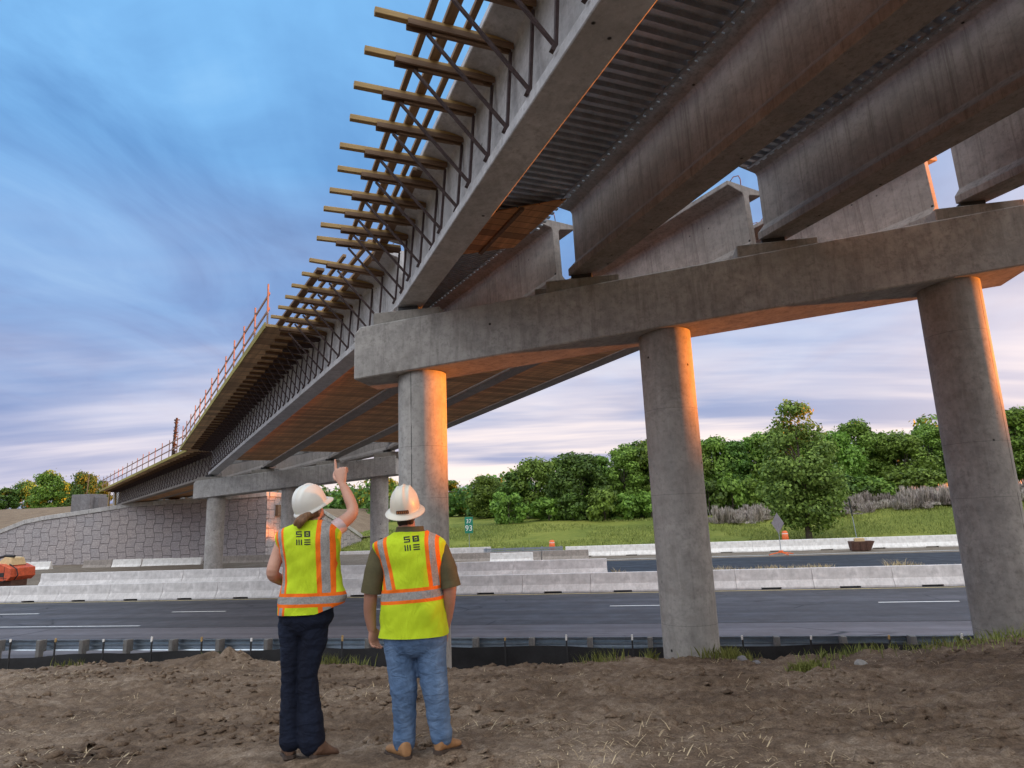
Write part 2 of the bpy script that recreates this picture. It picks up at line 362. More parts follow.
azs = np.concatenate([np.linspace(R(-180), R(-62), 60)[:-1], np.linspace(R(-62), R(62), 520), np.linspace(R(62), R(180), 60)[1:]])
rs = np.concatenate([np.geomspace(.3, 3.4, 24)[:-1], np.geomspace(3.4, 19.5, 300), np.geomspace(19.5, 60, 22)[1:]])
tag(link('dirt_ground', polar('dirt_ground', azs, rs), M['dirt'], smooth=True), kind='structure')
def sheet(name, s0, s1, k0, k1, z, mat, parent=None, kind='structure'):
    mb = MB(); mb.add([(s0, k0, z), (s1, k0, z), (s1, k1, z), (s0, k1, z)], [(0, 1, 2, 3)])
    return tag(mb.build(name, mat, parent, ROADROT if parent is None else None), kind=kind if parent is None else None)
mb = MB(); mb.add([(-2500, -2500, -.5), (2500, -2500, -.5), (2500, 2500, -.5), (-2500, 2500, -.5)], [(0, 1, 2, 3)])
tag(mb.build('ground', M['grass']), kind='structure')
road = sheet('road', -400, 300, 24.95, 35.3, 0, M['asphalt'])
sheet('road_shoulder', -400, 300, 18.3, 24.95, -.006, M['asphalt_shoulder'])
def paint(name, s0, s1, k, w, mat='white'):
    sheet(name, s0, s1, k-w/2, k+w/2, .004, M[mat], road)
M['yellow_paint'] = plain('yellow_paint', (.62, .50, .22), .6, 0, .2, 6)
M['white_worn'] = plain('worn_white_paint', (.60, .60, .60), .6, 0, .25, 3)
paint('yellow_edge_line', -300, 200, 34.25, .13, 'yellow_paint')
for i in range(-6, 7): paint('lane_dash', -1.88+i*10.55, 1.02+i*10.55, 29.6, .15)
paint('white_edge_line', -160, -21.3, 25.5, .16, 'white_worn')
sheet('opposing_road', -400, 300, 41.5, 56.6, -.01, M['asphalt_new'])
sheet('opposing_shoulder', -400, 300, 56.6, 67, -.015, M['gravel'])
sheet('pale_edge_line', -400, 300, 58.2, 58.5, -.006, M['white_worn'])
# raised median: dirt between the two carriageways, higher round the pier
ss = np.linspace(-110, 60, 240); kk = np.linspace(35.2, 60.95, 70); S_, K_ = np.meshgrid(ss, kk, indexing='ij')
def med_z(S, K):
    h = .66*np.clip((K-35.25)/.6, 0, 1)*np.clip((-1.0-S)/1.5, 0, 1)
    left = np.clip((-14-S)/10, 0, 1); right = 1-left
    up = .62+.35*np.clip((K-44)/16, 0, 1)
    z = h*(np.clip((40.5-K)/1.6, 0, 1))*right + left*np.where(K < 37.6, h, up)
    z = np.where((S < -38.6), np.clip((K-41.5)/6, 0, 1)*left*.8, z)
    strip = np.exp(-((K-37.5)/1.4)**2)*.45*np.clip((S+1)/4, 0, 1)*(1+.9*fbm(S*.35, K*.6, 4))
    return z+strip+.04*fbm(S*.7, K*.9, 4)*np.clip((K-35.5)/2, 0, 1)-.06
Zm = med_z(S_, K_); Xm = S_*D.x+K_*N.x; Ym = S_*D.y+K_*N.y
mask_me = grid_mesh('median_ground', Xm, Ym, np.where((S_ > -16) & (K_ > 41), -.3, Zm))
tag(link('median_ground', mask_me, M['gravel'], smooth=True), kind='structure')
# grassy bank beyond
def bank_z(S, K):
    z = -.15+3.1*np.clip((K-66.5)/28, 0, 1)**1.15+.045*np.clip(K-94.5, 0, 400)
    z = z+np.clip((S-12)/26, 0, 1)*2.4*np.clip((K-74)/22, 0, 1)+.5*fbm(S*.05, K*.06, 3)*np.clip((K-67)/10, 0, 1)
    return z+.05*fbm(S*.6, K*.6, 3)*np.clip((K-67)/6, 0, 1)
ss = np.linspace(-420, 420, 420); kk = np.concatenate([np.linspace(66.4, 110, 130), np.geomspace(111, 700, 40)])
S_, K_ = np.meshgrid(ss, kk, indexing='ij')
tag(link('grass_bank', grid_mesh('grass_bank', S_*D.x+K_*N.x, S_*D.y+K_*N.y, bank_z(S_, K_)), M['grass'], smooth=True), kind='structure')

# ---- retaining wall of stone-faced panels, with coping
WK = 61.0
WTOP = [(-140, 3.2), (-80, 3.9), (-69.2, 4.63), (-66, 5.58), (-63.5, 5.91), (-58, 6.37), (-53, 6.85), (-44.9, 7.05), (-37.3, 7.27)]
def wtop(s): return float(np.interp(s, *zip(*WTOP)))
wall = empty('retaining_wall', ROADROT @ T(-37.3, WK, 0), 'long grey retaining wall of stone-faced panels under the far end of the bridge', 'wall')
def wall_face(name, pts, z0, thick, M_, mat):     # pts: (x, top) along local x
    mb = MB(); f = [(x, 0, z0) for x, z in pts]+[(x, 0, z) for x, z in reversed(pts)]; n = len(f)
    b = [(x, thick, z) for x, y, z in f]; mb.add(f+b, [tuple(range(n)), tuple(reversed(range(n, 2*n)))]+[(i, i+n, (i+1) % n+n, (i+1) % n) for i in range(n)])
    return mb.build(name, mat, wall, M_)
wall_face('front_panels', [(s+37.3, z-.42) for s, z in WTOP], .3, .35, T(0, 0, 0), M['wall'])
RET = [(0, 7.27-.42), (4, 7.2-.42), (8.5, 6.35-.42), (11.5, 5.5-.42), (17.6, 3.8-.42), (22.4, 2.3-.42)]
side_M = Matrix(((0, -1, 0, 0), (1, 0, 0, .36), (0, 0, 1, 0), (0, 0, 0, 1)))
wall_face('side_panels', RET, -.2, .35, side_M, M['wall'])
def coping(name, pts, M_, y0):
    for i in range(len(pts)-1):
        (x0, z0), (x1, z1) = pts[i], pts[i+1]; m = max(1, round(abs(x1-x0)/3.2))
        for j in range(m):
            a, b = j/m, (j+1)/m; mb = MB(); g = .012
            mb.bar((x0+(x1-x0)*a+g, y0, z0+(z1-z0)*a-.21), (x0+(x1-x0)*b-g, y0, z0+(z1-z0)*b-.21), .55, .44)
            mb.build(name, M['coping'], wall, M_, bevel=.02)
coping('coping', [(s+37.3, z) for s, z in WTOP[1:]], T(0, 0, 0), .16)
coping('coping', [(x, z+.42) for x, z in RET], side_M, .16)
# fill behind the wall
ss = np.concatenate([np.linspace(-190, -38.0, 110), [-37.7]]); kk = np.concatenate([[WK+.4], np.linspace(WK+.8, 130, 60)])
S_, K_ = np.meshgrid(ss, kk, indexing='ij')
wt = np.interp(S_, *zip(*WTOP)); lft = np.clip((-62-S_)/6, 0, 1)
lft = np.clip((-62.8-S_)/2.5, 0, 1)
bk = np.clip((K_-WK-1)/24, 0, 1)**.8; Zf = (wt-.5)*(1-lft*bk)+lft*bk*(8.0+.006*(S_+70))+.18*fbm(S_*.25, K_*.3, 4)+np.clip((K_-80)/50, 0, 1)*1.0*lft
rw = np.interp(K_-WK, [x for x, z in RET], [z for x, z in RET]); edge = np.clip((S_+52)/12, 0, 1)
Zf = Zf*(1-edge)+np.minimum(Zf, rw+.1)*edge
tag(link('embankment', grid_mesh('embankment', S_*D.x+K_*N.x, S_*D.y+K_*N.y, Zf), M['dirt_bank'], smooth=True), kind='structure')
# ------------------------------------------------------------------ bridge
GP = [(0, 0), (.55, 0), (.55, .155), (.365, .35), (.365, 1.47), (.40, 1.53), (.85, 1.62), (.85, 1.73), (-.30, 1.73), (-.30, 1.62), (.15, 1.53), (.185, 1.47), (.185, .35), (0, .155)]
P1 = Vector((-3.469, 14.151, 3.076+CAMZ)); SL1 = .0841; W1 = 1.32; L1 = 13.52; H1 = 1.175
K1 = P1.dot(N); S1 = P1.dot(D)
P2 = Vector((-20.2, 41.6, 1.84+CAMZ)); SL2 = .065; L2 = 13.4; H2 = 1.1; K2 = P2.dot(N); S2 = P2.dot(D)
NT_ = [(.888, 4.721), (4.812, 5.036), (8.758, 5.367), (12.479, 5.664)]      # near girder seats: along the cap, underside height
FT_ = [(.533, 4.815), (4.352, 5.098), (8.685, 5.376), (12.402, 5.691)]
ORD = ['outermost', 'second', 'third', 'fourth']
def span_frame(o, u):                                  # local x runs back towards the camera, y to the right, z up
    x = Vector(u).normalized(); y = UP.cross(x).normalized(); return frame(o, x, y, x.cross(y))
un = hv(157.85); un = Vector((un.x, un.y, .018))
uf = hv(-31.92); uf = Vector((uf.x, uf.y, -.048)); LF = (K2+.3-(K1+W1*.78))/Vector((uf.x, uf.y, 0)).dot(N)
u3 = hv(-38.8); u3 = Vector((u3.x, u3.y, -.0135)); L3 = (62.9-(K2+W1*.78))/Vector((u3.x, u3.y, 0)).dot(N)
NEAR = []; FAR = []; THIRD = []
def girder(o, u, L, label, mat='girder', group=None, stirrups=True, far_end=False):
    mb = MB(); mb.prism(GP, 0, L)
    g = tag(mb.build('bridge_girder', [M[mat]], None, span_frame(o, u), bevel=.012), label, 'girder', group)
    if stirrups:                                        # hairpin bars standing out of the top flange
        sb = MB()
        for i in range(26):
            x = L-.22-i*.32 if far_end else .25+i*.32
            if x > L-.2 or x < .1: break
            sb.tube([(x, .10, 1.70), (x, .10, 1.93), (x+.05, .16, 2.02), (x+.10, .275, 2.05), (x+.05, .39, 2.02), (x, .45, 1.93), (x, .45, 1.70)], .011, 5)
        sb.build('rebar_hoops', M['rust'], g)
    return g
for i in range(4):
    t, z = NT_[i]; o = P1+D*t+N*(W1*.22); o.z = z+CAMZ; NEAR.append(o)
    girder(o, un, 37, ['outermost near-span concrete girder carrying the open wooden overhang joists', 'near-span concrete girder second from the open joists, right of the ribbed metal form',
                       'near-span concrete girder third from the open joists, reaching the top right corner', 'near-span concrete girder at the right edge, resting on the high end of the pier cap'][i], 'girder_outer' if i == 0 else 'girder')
    t, z = FT_[i]; o = P1+D*t+N*(W1*.78); o.z = z+CAMZ; e = o+uf*LF; FAR.append((o, e))
    girder(e, -uf, LF, ['middle-span outer girder with bracket lattice, running from front pier to far pier', 'middle-span girder second from the outer side, its pale end face showing above the front cap',
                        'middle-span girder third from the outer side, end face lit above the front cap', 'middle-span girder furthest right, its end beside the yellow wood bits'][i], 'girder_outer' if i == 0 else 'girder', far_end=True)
    o = e+N*(W1*.56)+hv(-60)*.25; e3 = o+u3*L3; THIRD.append((o, e3))
    girder(e3, -u3, L3, ['last-span outer girder reaching the abutment above the stone-faced wall', 'last-span girder second from the outer side, beyond the far pier cap',
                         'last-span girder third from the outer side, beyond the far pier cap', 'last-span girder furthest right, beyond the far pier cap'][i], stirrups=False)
def pier(P, SL, W, L, H, name, label, capm, seats, ts, z0s, colmat):
    th = empty(name, frame(Vector((P.x, P.y, 0)), D, N, UP), label, 'bridge pier')
    mb = MB(); c = .14
    z = lambda x: P.z+SL*x
    f = [(0, z(0)), (L, z(L)), (L, z(L)+H), (c, z(c)+H), (0, z(0)+H-c)]; n = len(f)
    mb.add([(x, 0, q) for x, q in f]+[(x, W, q) for x, q in f], [tuple(range(n)), tuple(reversed(range(n, 2*n)))]+[(i, i+n, (i+1) % n+n, (i+1) % n) for i in range(n)])
    cap = mb.build('pier_cap', capm, th, bevel=.025)
    for near, t, zb in seats:                              # level seats of different height
        y0, y1 = (.09, W*.5-.004) if near else (W*.5+.004, W-.004); wd = 1.55 if near else 1.3
        x0 = t+.3-wd/2; zt = zb-.135; x0 = max(x0, .16)
        mb = MB(); x1 = x0+wd; zz = z(x0)+H-.03
        mb.box(((x0+x1)/2, (y0+y1)/2, (zz+zt)/2), (wd, y1-y0, zt-zz)); mb.build('pedestal', M['pedestal'], th, bevel=.015)
        mb = MB(); mb.box((t+.28, (y0+y1)/2, zt+.0665), (.44, .26, .131)); mb.build('bearing_pad', M['black'], th)
    for t, zb in zip(ts, z0s):
        mb = MB(); r = .535; zt = z(t)+.02; rings = []
        for q in np.linspace(zb, zt, 16): rings.append([(r*math.cos(2*math.pi*a/48), r*math.sin(2*math.pi*a/48), q) for a in range(48)])
        mb.loft(rings); o = mb.build('column', colmat[ts.index(t)], th, T(t, W/2, 0), smooth=True)
        o.data.polygons[-1].use_smooth = False; o.data.polygons[-2].use_smooth = False
    return th
colm = [concrete('column_concrete_%s' % n, c, streak=(4, 4, .45), stain=.3, seed=q, joints=j, seam=sm) for n, c, q, j, sm in (
    ('pale', (.42, .405, .385), 21, (2.1, 4.35, 5.45), -.15), ('plain', (.37, .35, .325), 23, (1.75, 4.2, 5.9), None), ('seamed', (.34, .32, .295), 25, (1.6, 3.9, 4.9, 7.0), .72))]
seats1 = [(True, t, z+CAMZ) for t, z in NT_]+[(False, t, z+CAMZ) for t, z in FT_]
pier(P1, SL1, W1, L1, H1, 'bridge_pier', 'nearest concrete bridge pier, sloping cap on three round columns', M['cap'], seats1, [1.35, 6.727, 12.243], [-.4, -.2, .1], colm)
seats2 = []
for i in range(4):
    e = FAR[i][1]; q = THIRD[i][0]; seats2 += [(True, e.dot(D)-S2-.2, e.z), (False, q.dot(D)-S2-.2, q.z)]
fc = concrete('far_column_concrete', (.40, .38, .36), streak=(4, 4, .45), stain=.35, seed=29, joints=(3.2,))
pier(P2, SL2, W1, L2, H2, 'bridge_pier', 'distant concrete bridge pier standing in the median behind the pointing hand', M['pier_far'], seats2, [1.2, 6.3, 12.1], [.3, .3, .3], [fc]*3)

# ---- overhang brackets: lumber on steel diagonals, one thing each
def bracket_proto(Lo, closed):
    th = empty('overhang_bracket')
    mb = MB(); mb.bar((0, -Lo, 1.535), (0, .165, 1.535), .09, .09); mb.build('joist', M['lumber'] if not closed else M['lumber_dark'], th, bevel=.006)
    mb = MB()
    for x in (-.055, .055): mb.bar((x, -Lo+.42, 1.465), (x, .165, 1.465), .035, .085)
    mb.bar((0, -Lo+.75, 1.405), (0, .0, 1.405), .05, .045)
    mb.build('bracket_arm', M['steel_dark'] if closed else M['lumber_dark'], th, bevel=.004)
    mb = MB(); dw = .028 if closed else .04; mb.bar((0, -1.03 if not closed else -.72, 1.38), (0, .02, .24), dw, dw); mb.bar((0, .02, .24), (0, -.02, .15), .06, .05); mb.build('diagonal_strut', M['steel_dark'], th)
    mb = MB(); mb.bar((0, .14, 1.40), (0, .035, .24), .045, .04); mb.build('hanger_bar', M['steel_dark'], th)
    return th
proto_open = bracket_proto(1.72, False); proto_closed = bracket_proto(1.12, True)
used = set()
def put_bracket(proto, Mx, label, group):
    if proto.name in used: o = copy_tree(proto)
    else: o = proto; used.add(proto.name)
    o.matrix_world = Mx; return tag(o, label, 'bracket', group)
ordw = lambda n: '%d%s' % (n, 'th' if 10 <= n % 100 <= 20 else {1: 'st', 2: 'nd', 3: 'rd'}.get(n % 10, 'th'))
nf = span_frame(NEAR[0], un)
nt = [-.12, .55, 1.3, 2.1, 2.93, 3.7, 4.53, 5.36, 6.14, 6.87, 7.65, 8.43, 9.2]
for i, t in enumerate(reversed(nt)):
    put_bracket(proto_open, nf @ T(t+random.uniform(-.02, .02), random.uniform(-.04, .04), .0), 'open wooden joist bracket on the near girder, %s from the top of the picture' % ordw(i+1), 'open overhang brackets on the near span')
ff = span_frame(FAR[0][1], -uf); TF0 = 6.3
ft = [1.0+.86*i for i in range(7)]
for i, t in enumerate(ft):
    put_bracket(proto_open, ff @ T(LF-t, random.uniform(-.03, .05), 0), 'open wooden joist bracket beyond the front pier, %s from the front cap' % ordw(i+1), 'open overhang brackets past the front pier')
n = 0; t = ft[-1]+.7
while t < LF-.3:
    n += 1; put_bracket(proto_closed, ff @ T(LF-t, 0, 0), 'dark bracket under the planked overhang of the middle span, %s from its open end' % ordw(n), 'brackets under the planked overhang'); t += .72
tf = span_frame(THIRD[0][1], -u3); n = 0; t = .5
while t < L3-.3:
    n += 1; put_bracket(proto_closed, tf @ T(L3-t, 0, 0), 'dark bracket under the last-span overhang, %s beyond the far pier' % ordw(n), 'brackets under the last-span overhang'); t += .95
# ---- walers (boards lying along the joists)
def waler(Mx, x0, x1, y, w, label, z=1.62, dark=False):
    mb = MB(); mb.bar((x0, y, z), (x1, y, z), w, .075); tag(mb.build('waler_board', M['waler'] if not dark else M['lumber_dark'], None, Mx, bevel=.005), label, 'board', 'boards laid along the overhang joists')
waler(nf, -.2, 13, -1.02, .085, 'thin timber laid along the near-span joists, outermost of three')
waler(nf, -.1, 13, -.75, .14, 'wide timber laid along the near-span joists, middle of three')
waler(nf, -.4, 13, -.48, .085, 'thin timber laid along the near-span joists, closest to the girder')
waler(nf, -1.2, 3.2, -.26, .19, 'short dark timber along the joists beside the near girder end', dark=True)
waler(ff, LF-6.5, LF-1.6, -1.28, .19, 'dark wide timber across the open joists past the front pier, outermost', dark=True)
waler(ff, LF-6.5, LF-.6, -.98, .085, 'thin timber across the open joists past the front pier, second from outside')
waler(ff, LF-6.5, LF+.4, -.68, .10, 'timber across the open joists past the front pier, third from outside')
waler(ff, LF-6.5, LF+.2, -.36, .14, 'timber across the open joists past the front pier, next to the girder')
# ---- planked overhang and railing on the middle and last span
def overhang(Mx, x0, x1, lab):
    mb = MB(); mb.add([(x, y, z) for x in (x0, x1) for y, z in ((-1.66, 1.585), (-.22, 1.60), (-.22, 1.635), (-1.66, 1.62))],
                      [(0, 1, 5, 4), (2, 3, 7, 6), (0, 3, 2, 1), (4, 5, 6, 7), (1, 2, 6, 5), (0, 4, 7, 3)])
    th = tag(mb.build('overhang_form', M['ply_over'], None, Mx), lab, 'formwork')
    mb = MB(); mb.bar((x0, -1.68, 1.60), (x1, -1.68, 1.60), .036, .20); mb.build('edge_board', M['ply_edge'], th, bevel=.004)
overhang(ff, -.35, LF-TF0, 'brown planked overhang form along the outer edge of the middle span')
overhang(tf, .3, L3+.35, 'brown planked overhang form along the outer edge of the last span')
def railing(Mx, x0, x1, lab, step=2.05, z=1.64):
    th = empty('guard_railing', Mx @ T(x1, -1.6, z), lab, 'railing'); L = x1-x0; m = int(L/step)
    for i in range(m+1):
        x = -i*step; mb = MB(); mb.bar((x, 0, 0), (x, 0, 1.28 if i % 3 else 1.36), .045, .075); mb.build('post', M['rail_wood'], th, bevel=.004)
    for q in (.55, 1.06):
        mb = MB(); mb.bar((.0, .05, q), (-L, .05, q), .036, .075); mb.build('rail', M['rail_wood'], th)
railing(ff, .3, LF-TF0-.1, 'timber guard railing with red posts along the middle span edge')
railing(tf, .3, L3-.5, 'timber guard railing along the last span above the stone-faced wall', 2.4)
# ---- forms between the girders
def flat_form(Mx, x0, x1, y0, y1, z, mat, name, lab, cat='formwork', th=.02):
    mb = MB(); mb.box(((x0+x1)/2, (y0+y1)/2, z), (x1-x0, y1-y0, th)); return tag(mb.build(name, M[mat], None, Mx), lab, cat)
def bay(frames, i):                                   # width of the bay right of girder i in the frame of girder i
    return 3.85*math.cos(R(33))
def metal_form(Mx, x0, x1, y0, y1, z, lab, dy=0.0):
    mb = MB(); n_ = int((x1-x0)/.07); prof = []
    for j in range(n_):
        x = x0+j*.2; 
        if x+.2 > x1: break
        prof += [(x, .0), (x+.075, .0), (x+.095, .075), (x+.18, .075)]
    vs = [(x, y0, z+q) for x, q in prof]+[(x+dy, y1, z+q+.0) for x, q in prof]; k = len(prof)
    mb.add(vs, [(j, j+1, j+1+k, j+k) for j in range(k-1)])
    th = tag(mb.build('ribbed_metal_form', M['galv_deck'], None, Mx, recalc=False), lab, 'formwork')
    mb = MB()
    for (x, q), (x2, q2) in zip(prof[2::4], prof[3::4]): mb.box(((x+x2)/2+dy, y1+.05, z+.035), (.085, .13, .03))
    mb.build('edge_tabs', M['galv_deck'], th)
    mb = MB(); mb.bar((x0, y0+.02, z-.015), (x1, y0+.02, z-.015), .05, .012); mb.bar((x0+dy, y1-.02, z-.015), (x1+dy, y1-.02, z-.015), .05, .012); mb.build('support_angle', M['galv'], th)
    return th
def yb(A, B, u):                                      # lateral distance between neighbouring girders
    x = Vector((u.x, u.y, 0)).normalized(); y = UP.cross(x); return (B-A).dot(y), (B-A).dot(x), B.z-A.z
for i in range(3):
    dy, dx, dz = yb(NEAR[i], NEAR[i+1], un); Mx = span_frame(NEAR[i], un)
    if i == 0:
        metal_form(Mx, 1.3, 36, .86, dy-.42, 1.62, 'ribbed metal deck form between the two left near-span girders')
        pq = [(3.15, dy-.46), (1.45, .60), (-.75, .60), (.68, dy-.62)]; mb = MB(); mb.add([(x, y, 1.50) for x, y in pq]+[(x, y, 1.53) for x, y in pq], [(0, 1, 2, 3), (7, 6, 5, 4), (0, 4, 5, 1), (1, 5, 6, 2), (2, 6, 7, 3), (3, 7, 4, 0)])
        t2 = tag(mb.build('form_panel', M['ply'], None, Mx), 'orange-brown plywood panel hanging at the end of the ribbed metal form', 'panel')
        mb = MB()
        for q in (.33, .68): mb.bar(Vector((3.15, dy-.46, 1.47)).lerp(Vector((1.45, .60, 1.47)), q), Vector((.68, dy-.62, 1.47)).lerp(Vector((-.75, .60, 1.47)), q), .09, .06)
        mb.build('stiffener', M['lumber_dark'], t2)
    else:
        metal_form(Mx, 2.6, 36, .86, dy-.42, 1.62, ['', 'ribbed metal deck form between second and third near-span girders', 'ribbed metal deck form beside the rightmost near-span girder'][i])
for i in range(3):
    dy, dx, dz = yb(FAR[i][1], FAR[i+1][1], -uf); Mx = span_frame(FAR[i][1], -uf); sh = dz
    if i == 0: metal_form(Mx, LF-9.5, LF-.5, .86, dy-.42, 1.62, 'ribbed metal deck form with speckled edge just past the front pier cap', dx)
    flat_form(Mx, 5.2, LF-2.4, .60, dy-.03, .23, 'ply', 'form_panel', 'planked wooden platform between middle-span girder flanges, %s bay from the outer girder' % ['first', 'second', 'third'][i])
    dy, dx, dz = yb(THIRD[i][1], THIRD[i+1][1], -u3); Mx = span_frame(THIRD[i][1], -u3)
    flat_form(Mx, .8, L3-3.5, .60, dy-.03, .23, 'ply', 'form_panel', 'planked wooden platform between last-span girder flanges, %s bay from the outer girder' % ['first', 'second', 'third'][i])
    # end diaphragms at the far pier: pale blocks between the girders with a steel channel
    for (nm, Pt, u, Lx, xo) in (('middle', FAR, -uf, LF, .75),):
        dy, dx, dz = yb(Pt[i][1], Pt[i+1][1], u); Mx = span_frame(Pt[i][1], u)
        mb = MB(); mb.add([(xo, .37, .42), (xo+dx, dy+.18, .42+dz), (xo+dx, dy+.18, 1.35+dz), (xo, .37, 1.35), (xo-.25, .37, .42), (xo+dx-.25, dy+.18, .42+dz), (xo+dx-.25, dy+.18, 1.35+dz), (xo-.25, .37, 1.35)],
                          [(0, 1, 2, 3), (7, 6, 5, 4), (0, 4, 5, 1), (3, 2, 6, 7), (0, 3, 7, 4), (1, 5, 6, 2)])
        d_ = tag(mb.build('end_diaphragm', M['pier_far'], None, Mx, bevel=.01), 'concrete cross wall between girders above the far pier, %s bay' % ['first', 'second', 'third'][i], 'diaphragm')
        mb = MB(); mb.bar((xo+dx*.55+.1, dy*.62, .5+dz*.6), (xo+dx*.55+.1, dy*.62, 1.3+dz*.6), .3, .16); mb.build('steel_channel', M['galv'], d_)
# few yellow timbers on the right side of the far spans
mb = MB(); fr = span_frame(FAR[3][1], -uf)
mb.bar((LF-.9, .2, 1.80), (LF-.9, 1.9, 1.80), .09, .09)
tag(mb.build('overhang_timber', M['lumber'], None, fr, bevel=.005), 'yellow timber end projecting past the furthest right girder, upper one', 'timber')
mb = MB(); mb.bar((LF-1.7, .36, 1.42), (LF-1.7, 1.75, 1.42), .10, .10)
tag(mb.build('overhang_timber', M['lumber'], None, fr, bevel=.005), 'yellow timber end projecting past the furthest right girder, lower one', 'timber')
# ---- abutment behind the retaining wall
ab = empty('bridge_abutment', ROADROT @ T(-62, 63.4, 6.0), 'wood-formed abutment under the far end of the bridge, above the stone-faced wall', 'abutment')
mb = MB(); mb.box((14.5, .9, .4), (21, .5, 4.2)); mb.build('backwall', M['pier_far'], ab)
mb = MB(); mb.box((13, -.2, -.55), (24, 1.3, 1.1)); mb.build('seat', M['lumber_dark'], ab)
for i in range(22):
    mb = MB(); mb.bar((5.2+i*.9, .5, .2), (5.2+i*.9, .5, 2.3), .14, .12); mb.build('form_stud', M['lumber'] if i < 5 else M['waler'], ab)
for i in range(5):
    mb = MB(); x = 4.9+i*.72; mb.bar((x, -.9+.2*(i % 2), .2), (x+.05, -.9, 2.45-.05*i), .15, .12); mb.build('shoring_post', M['lumber'], ab)
mb = MB(); mb.box((0, 0, 0), (2.5, 2.4, 2.0)); mb.box((1.55, .2, -.2), (.6, 1.6, 1.7)); o = tag(mb.build('wing_wall', M['dirty_block'], None, ROADROT @ T(-63.4, 66.5, 7.3), bevel=.03), 'grey concrete wing wall block left of the bridge end', 'wall')
mb = MB(); mb.tube([(0, 0, 0), (.1, 0, 2.2)], .05, 6); mb.bar((-.25, 0, 1.4), (.25, 0, 1.5), .05, .08)
tag(mb.build('survey_stake', M['waler'], None, ROADROT @ T(-63.3, 66, 8.4)), 'thin wooden stake standing on the grey wing wall block', 'stake')
# ------------------------------------------------------------------ barriers, guardrail, silt fence, site furniture
def barrier_mesh(name, L, h=.93, b=.62, slot=True, g=.012):
    k = h/.93; x0, x1 = g/2, L-g/2; mb = MB()
    up = [(-b/2, .085), (-b/2+.01, .10*k), (-.135, .40*k), (-.085, h-.02), (-.065, h), (.065, h), (.085, h-.02), (.135, .40*k), (b/2-.01, .10*k), (b/2, .085)]
    mb.prism(up, x0, x1)
    ft = [(-b/2, 0), (-b/2, .083), (b/2, .083), (b/2, 0)]
    c = L*.45; w = min(.5, L*.13) if slot else 0
    if slot: mb.prism(ft, x0, c-w); mb.prism(ft, c+w, x1)
    else: mb.prism(ft, x0, x1)
    return mb.mesh(name, bevel=.012)
def row(items, L, mesh_name, mat, group, label, **kw):
    me = barrier_mesh(mesh_name, L, **kw); o0 = None
    for i, (s, k, z) in enumerate(items):
        if o0 is None: o = o0 = link('concrete_barrier', me, M[mat])
        else: o = o0.copy(); COL.objects.link(o)
        o.matrix_world = ROADROT @ T(s, k+random.uniform(-.012, .012), z) @ Matrix.Rotation(random.uniform(-.004, .004), 4, 'Z')
        tag(o, label(i), 'barrier', group)
LB = 3.52
items = [(-38.3+LB*i, 34.95, 0) for i in range(-3, 22)]
row(items, LB, 'barrier_segment', 'barrier', 'front row of concrete barriers along the road',
    lambda i: 'grey concrete barrier in the unbroken front row, %s segment from the left end' % ordw(i+1))
LB2 = 5.1
items = [(-38.05+LB2*i, 36.75, .66) for i in range(7)]
row(items, LB2, 'long_barrier_segment', 'barrier', 'raised second row of barriers guarding the far pier',
    lambda i: 'long pale barrier in the raised second row before the far pier, %s from the left' % ordw(i+1), h=.84)
it = [(-52.4, 55, .62), (-49.2, 55, .60), (-46.1, 55.1, .58), (-43.0, 55, .56)]
row([it[0]], 3.1, 'barrier_segment', 'barrier_old', 'third row of barriers before the stone wall', lambda i: 'weathered grey barrier in the third row before the stone wall, leftmost of four', h=.80)
row(it[1:], 3.05, 'barrier_segment', 'barrier_white', 'third row of barriers before the stone wall', lambda i: 'dirty white barrier in the third row before the stone wall, %s after the grey one' % ['first', 'second', 'third'][i], h=.80)
row([(-58.7, 54.4, .62)], 3.3, 'white_barrier_segment', 'barrier_white', None, lambda i: 'clean white barrier standing alone beside the orange machine', h=.82)
row([(-39.6+3.4*i, 55, .62) for i in range(2)], 3.4, 'old_barrier_segment', 'barrier_old', 'weathered barriers below the sunlit wall end', lambda i: 'weathered barrier below the end of the stone wall, %s one' % ['left', 'right'][i], h=.8)
row([(-13.5, 56.8, .0)], 3.7, 'white_barrier_segment', 'barrier_white', None, lambda i: 'single clean white barrier beside the man in front of brown barriers', h=.86)
row([(-21.6+4.1*i, 58.6, 0) for i in range(4)], 4.05, 'old_barrier_segment', 'barrier_old', 'brown weathered barriers behind the white one', lambda i: 'brown weathered barrier on the far shoulder, %s from the left' % ['first', 'second', 'third', 'fourth'][i], h=.86)
LW = 4.15
row([(-7.75+LW*i, 63.0, 0) for i in range(13)], LW, 'white_barrier_segment', 'barrier_white', 'white barriers along the foot of the grass bank',
    lambda i: 'white concrete barrier at the foot of the grass bank, %s from the left' % ordw(i+1), h=.95)
row([(-34+4.6*i, 66.2, 0) for i in range(4)], 4.55, 'pale_barrier_segment', 'barrier', 'pale barriers below the green marker sign', lambda i: 'pale barrier below the green marker sign, %s from the left' % ['first', 'second', 'third', 'fourth'][i], h=1.0)
mb = MB()
for q in (.55, .80): mb.bar((-16, 64.6, q), (-8.2, 64.6, q), .06, .2)
for i in range(5): mb.bar((-15.8+i*1.85, 64.75, 0), (-15.8+i*1.85, 64.75, .95), .12, .12)
tag(mb.build('far_guardrail', M['galv'], None, ROADROT), 'blue-grey steel guardrail across the road, left of the orange drum', 'guardrail')

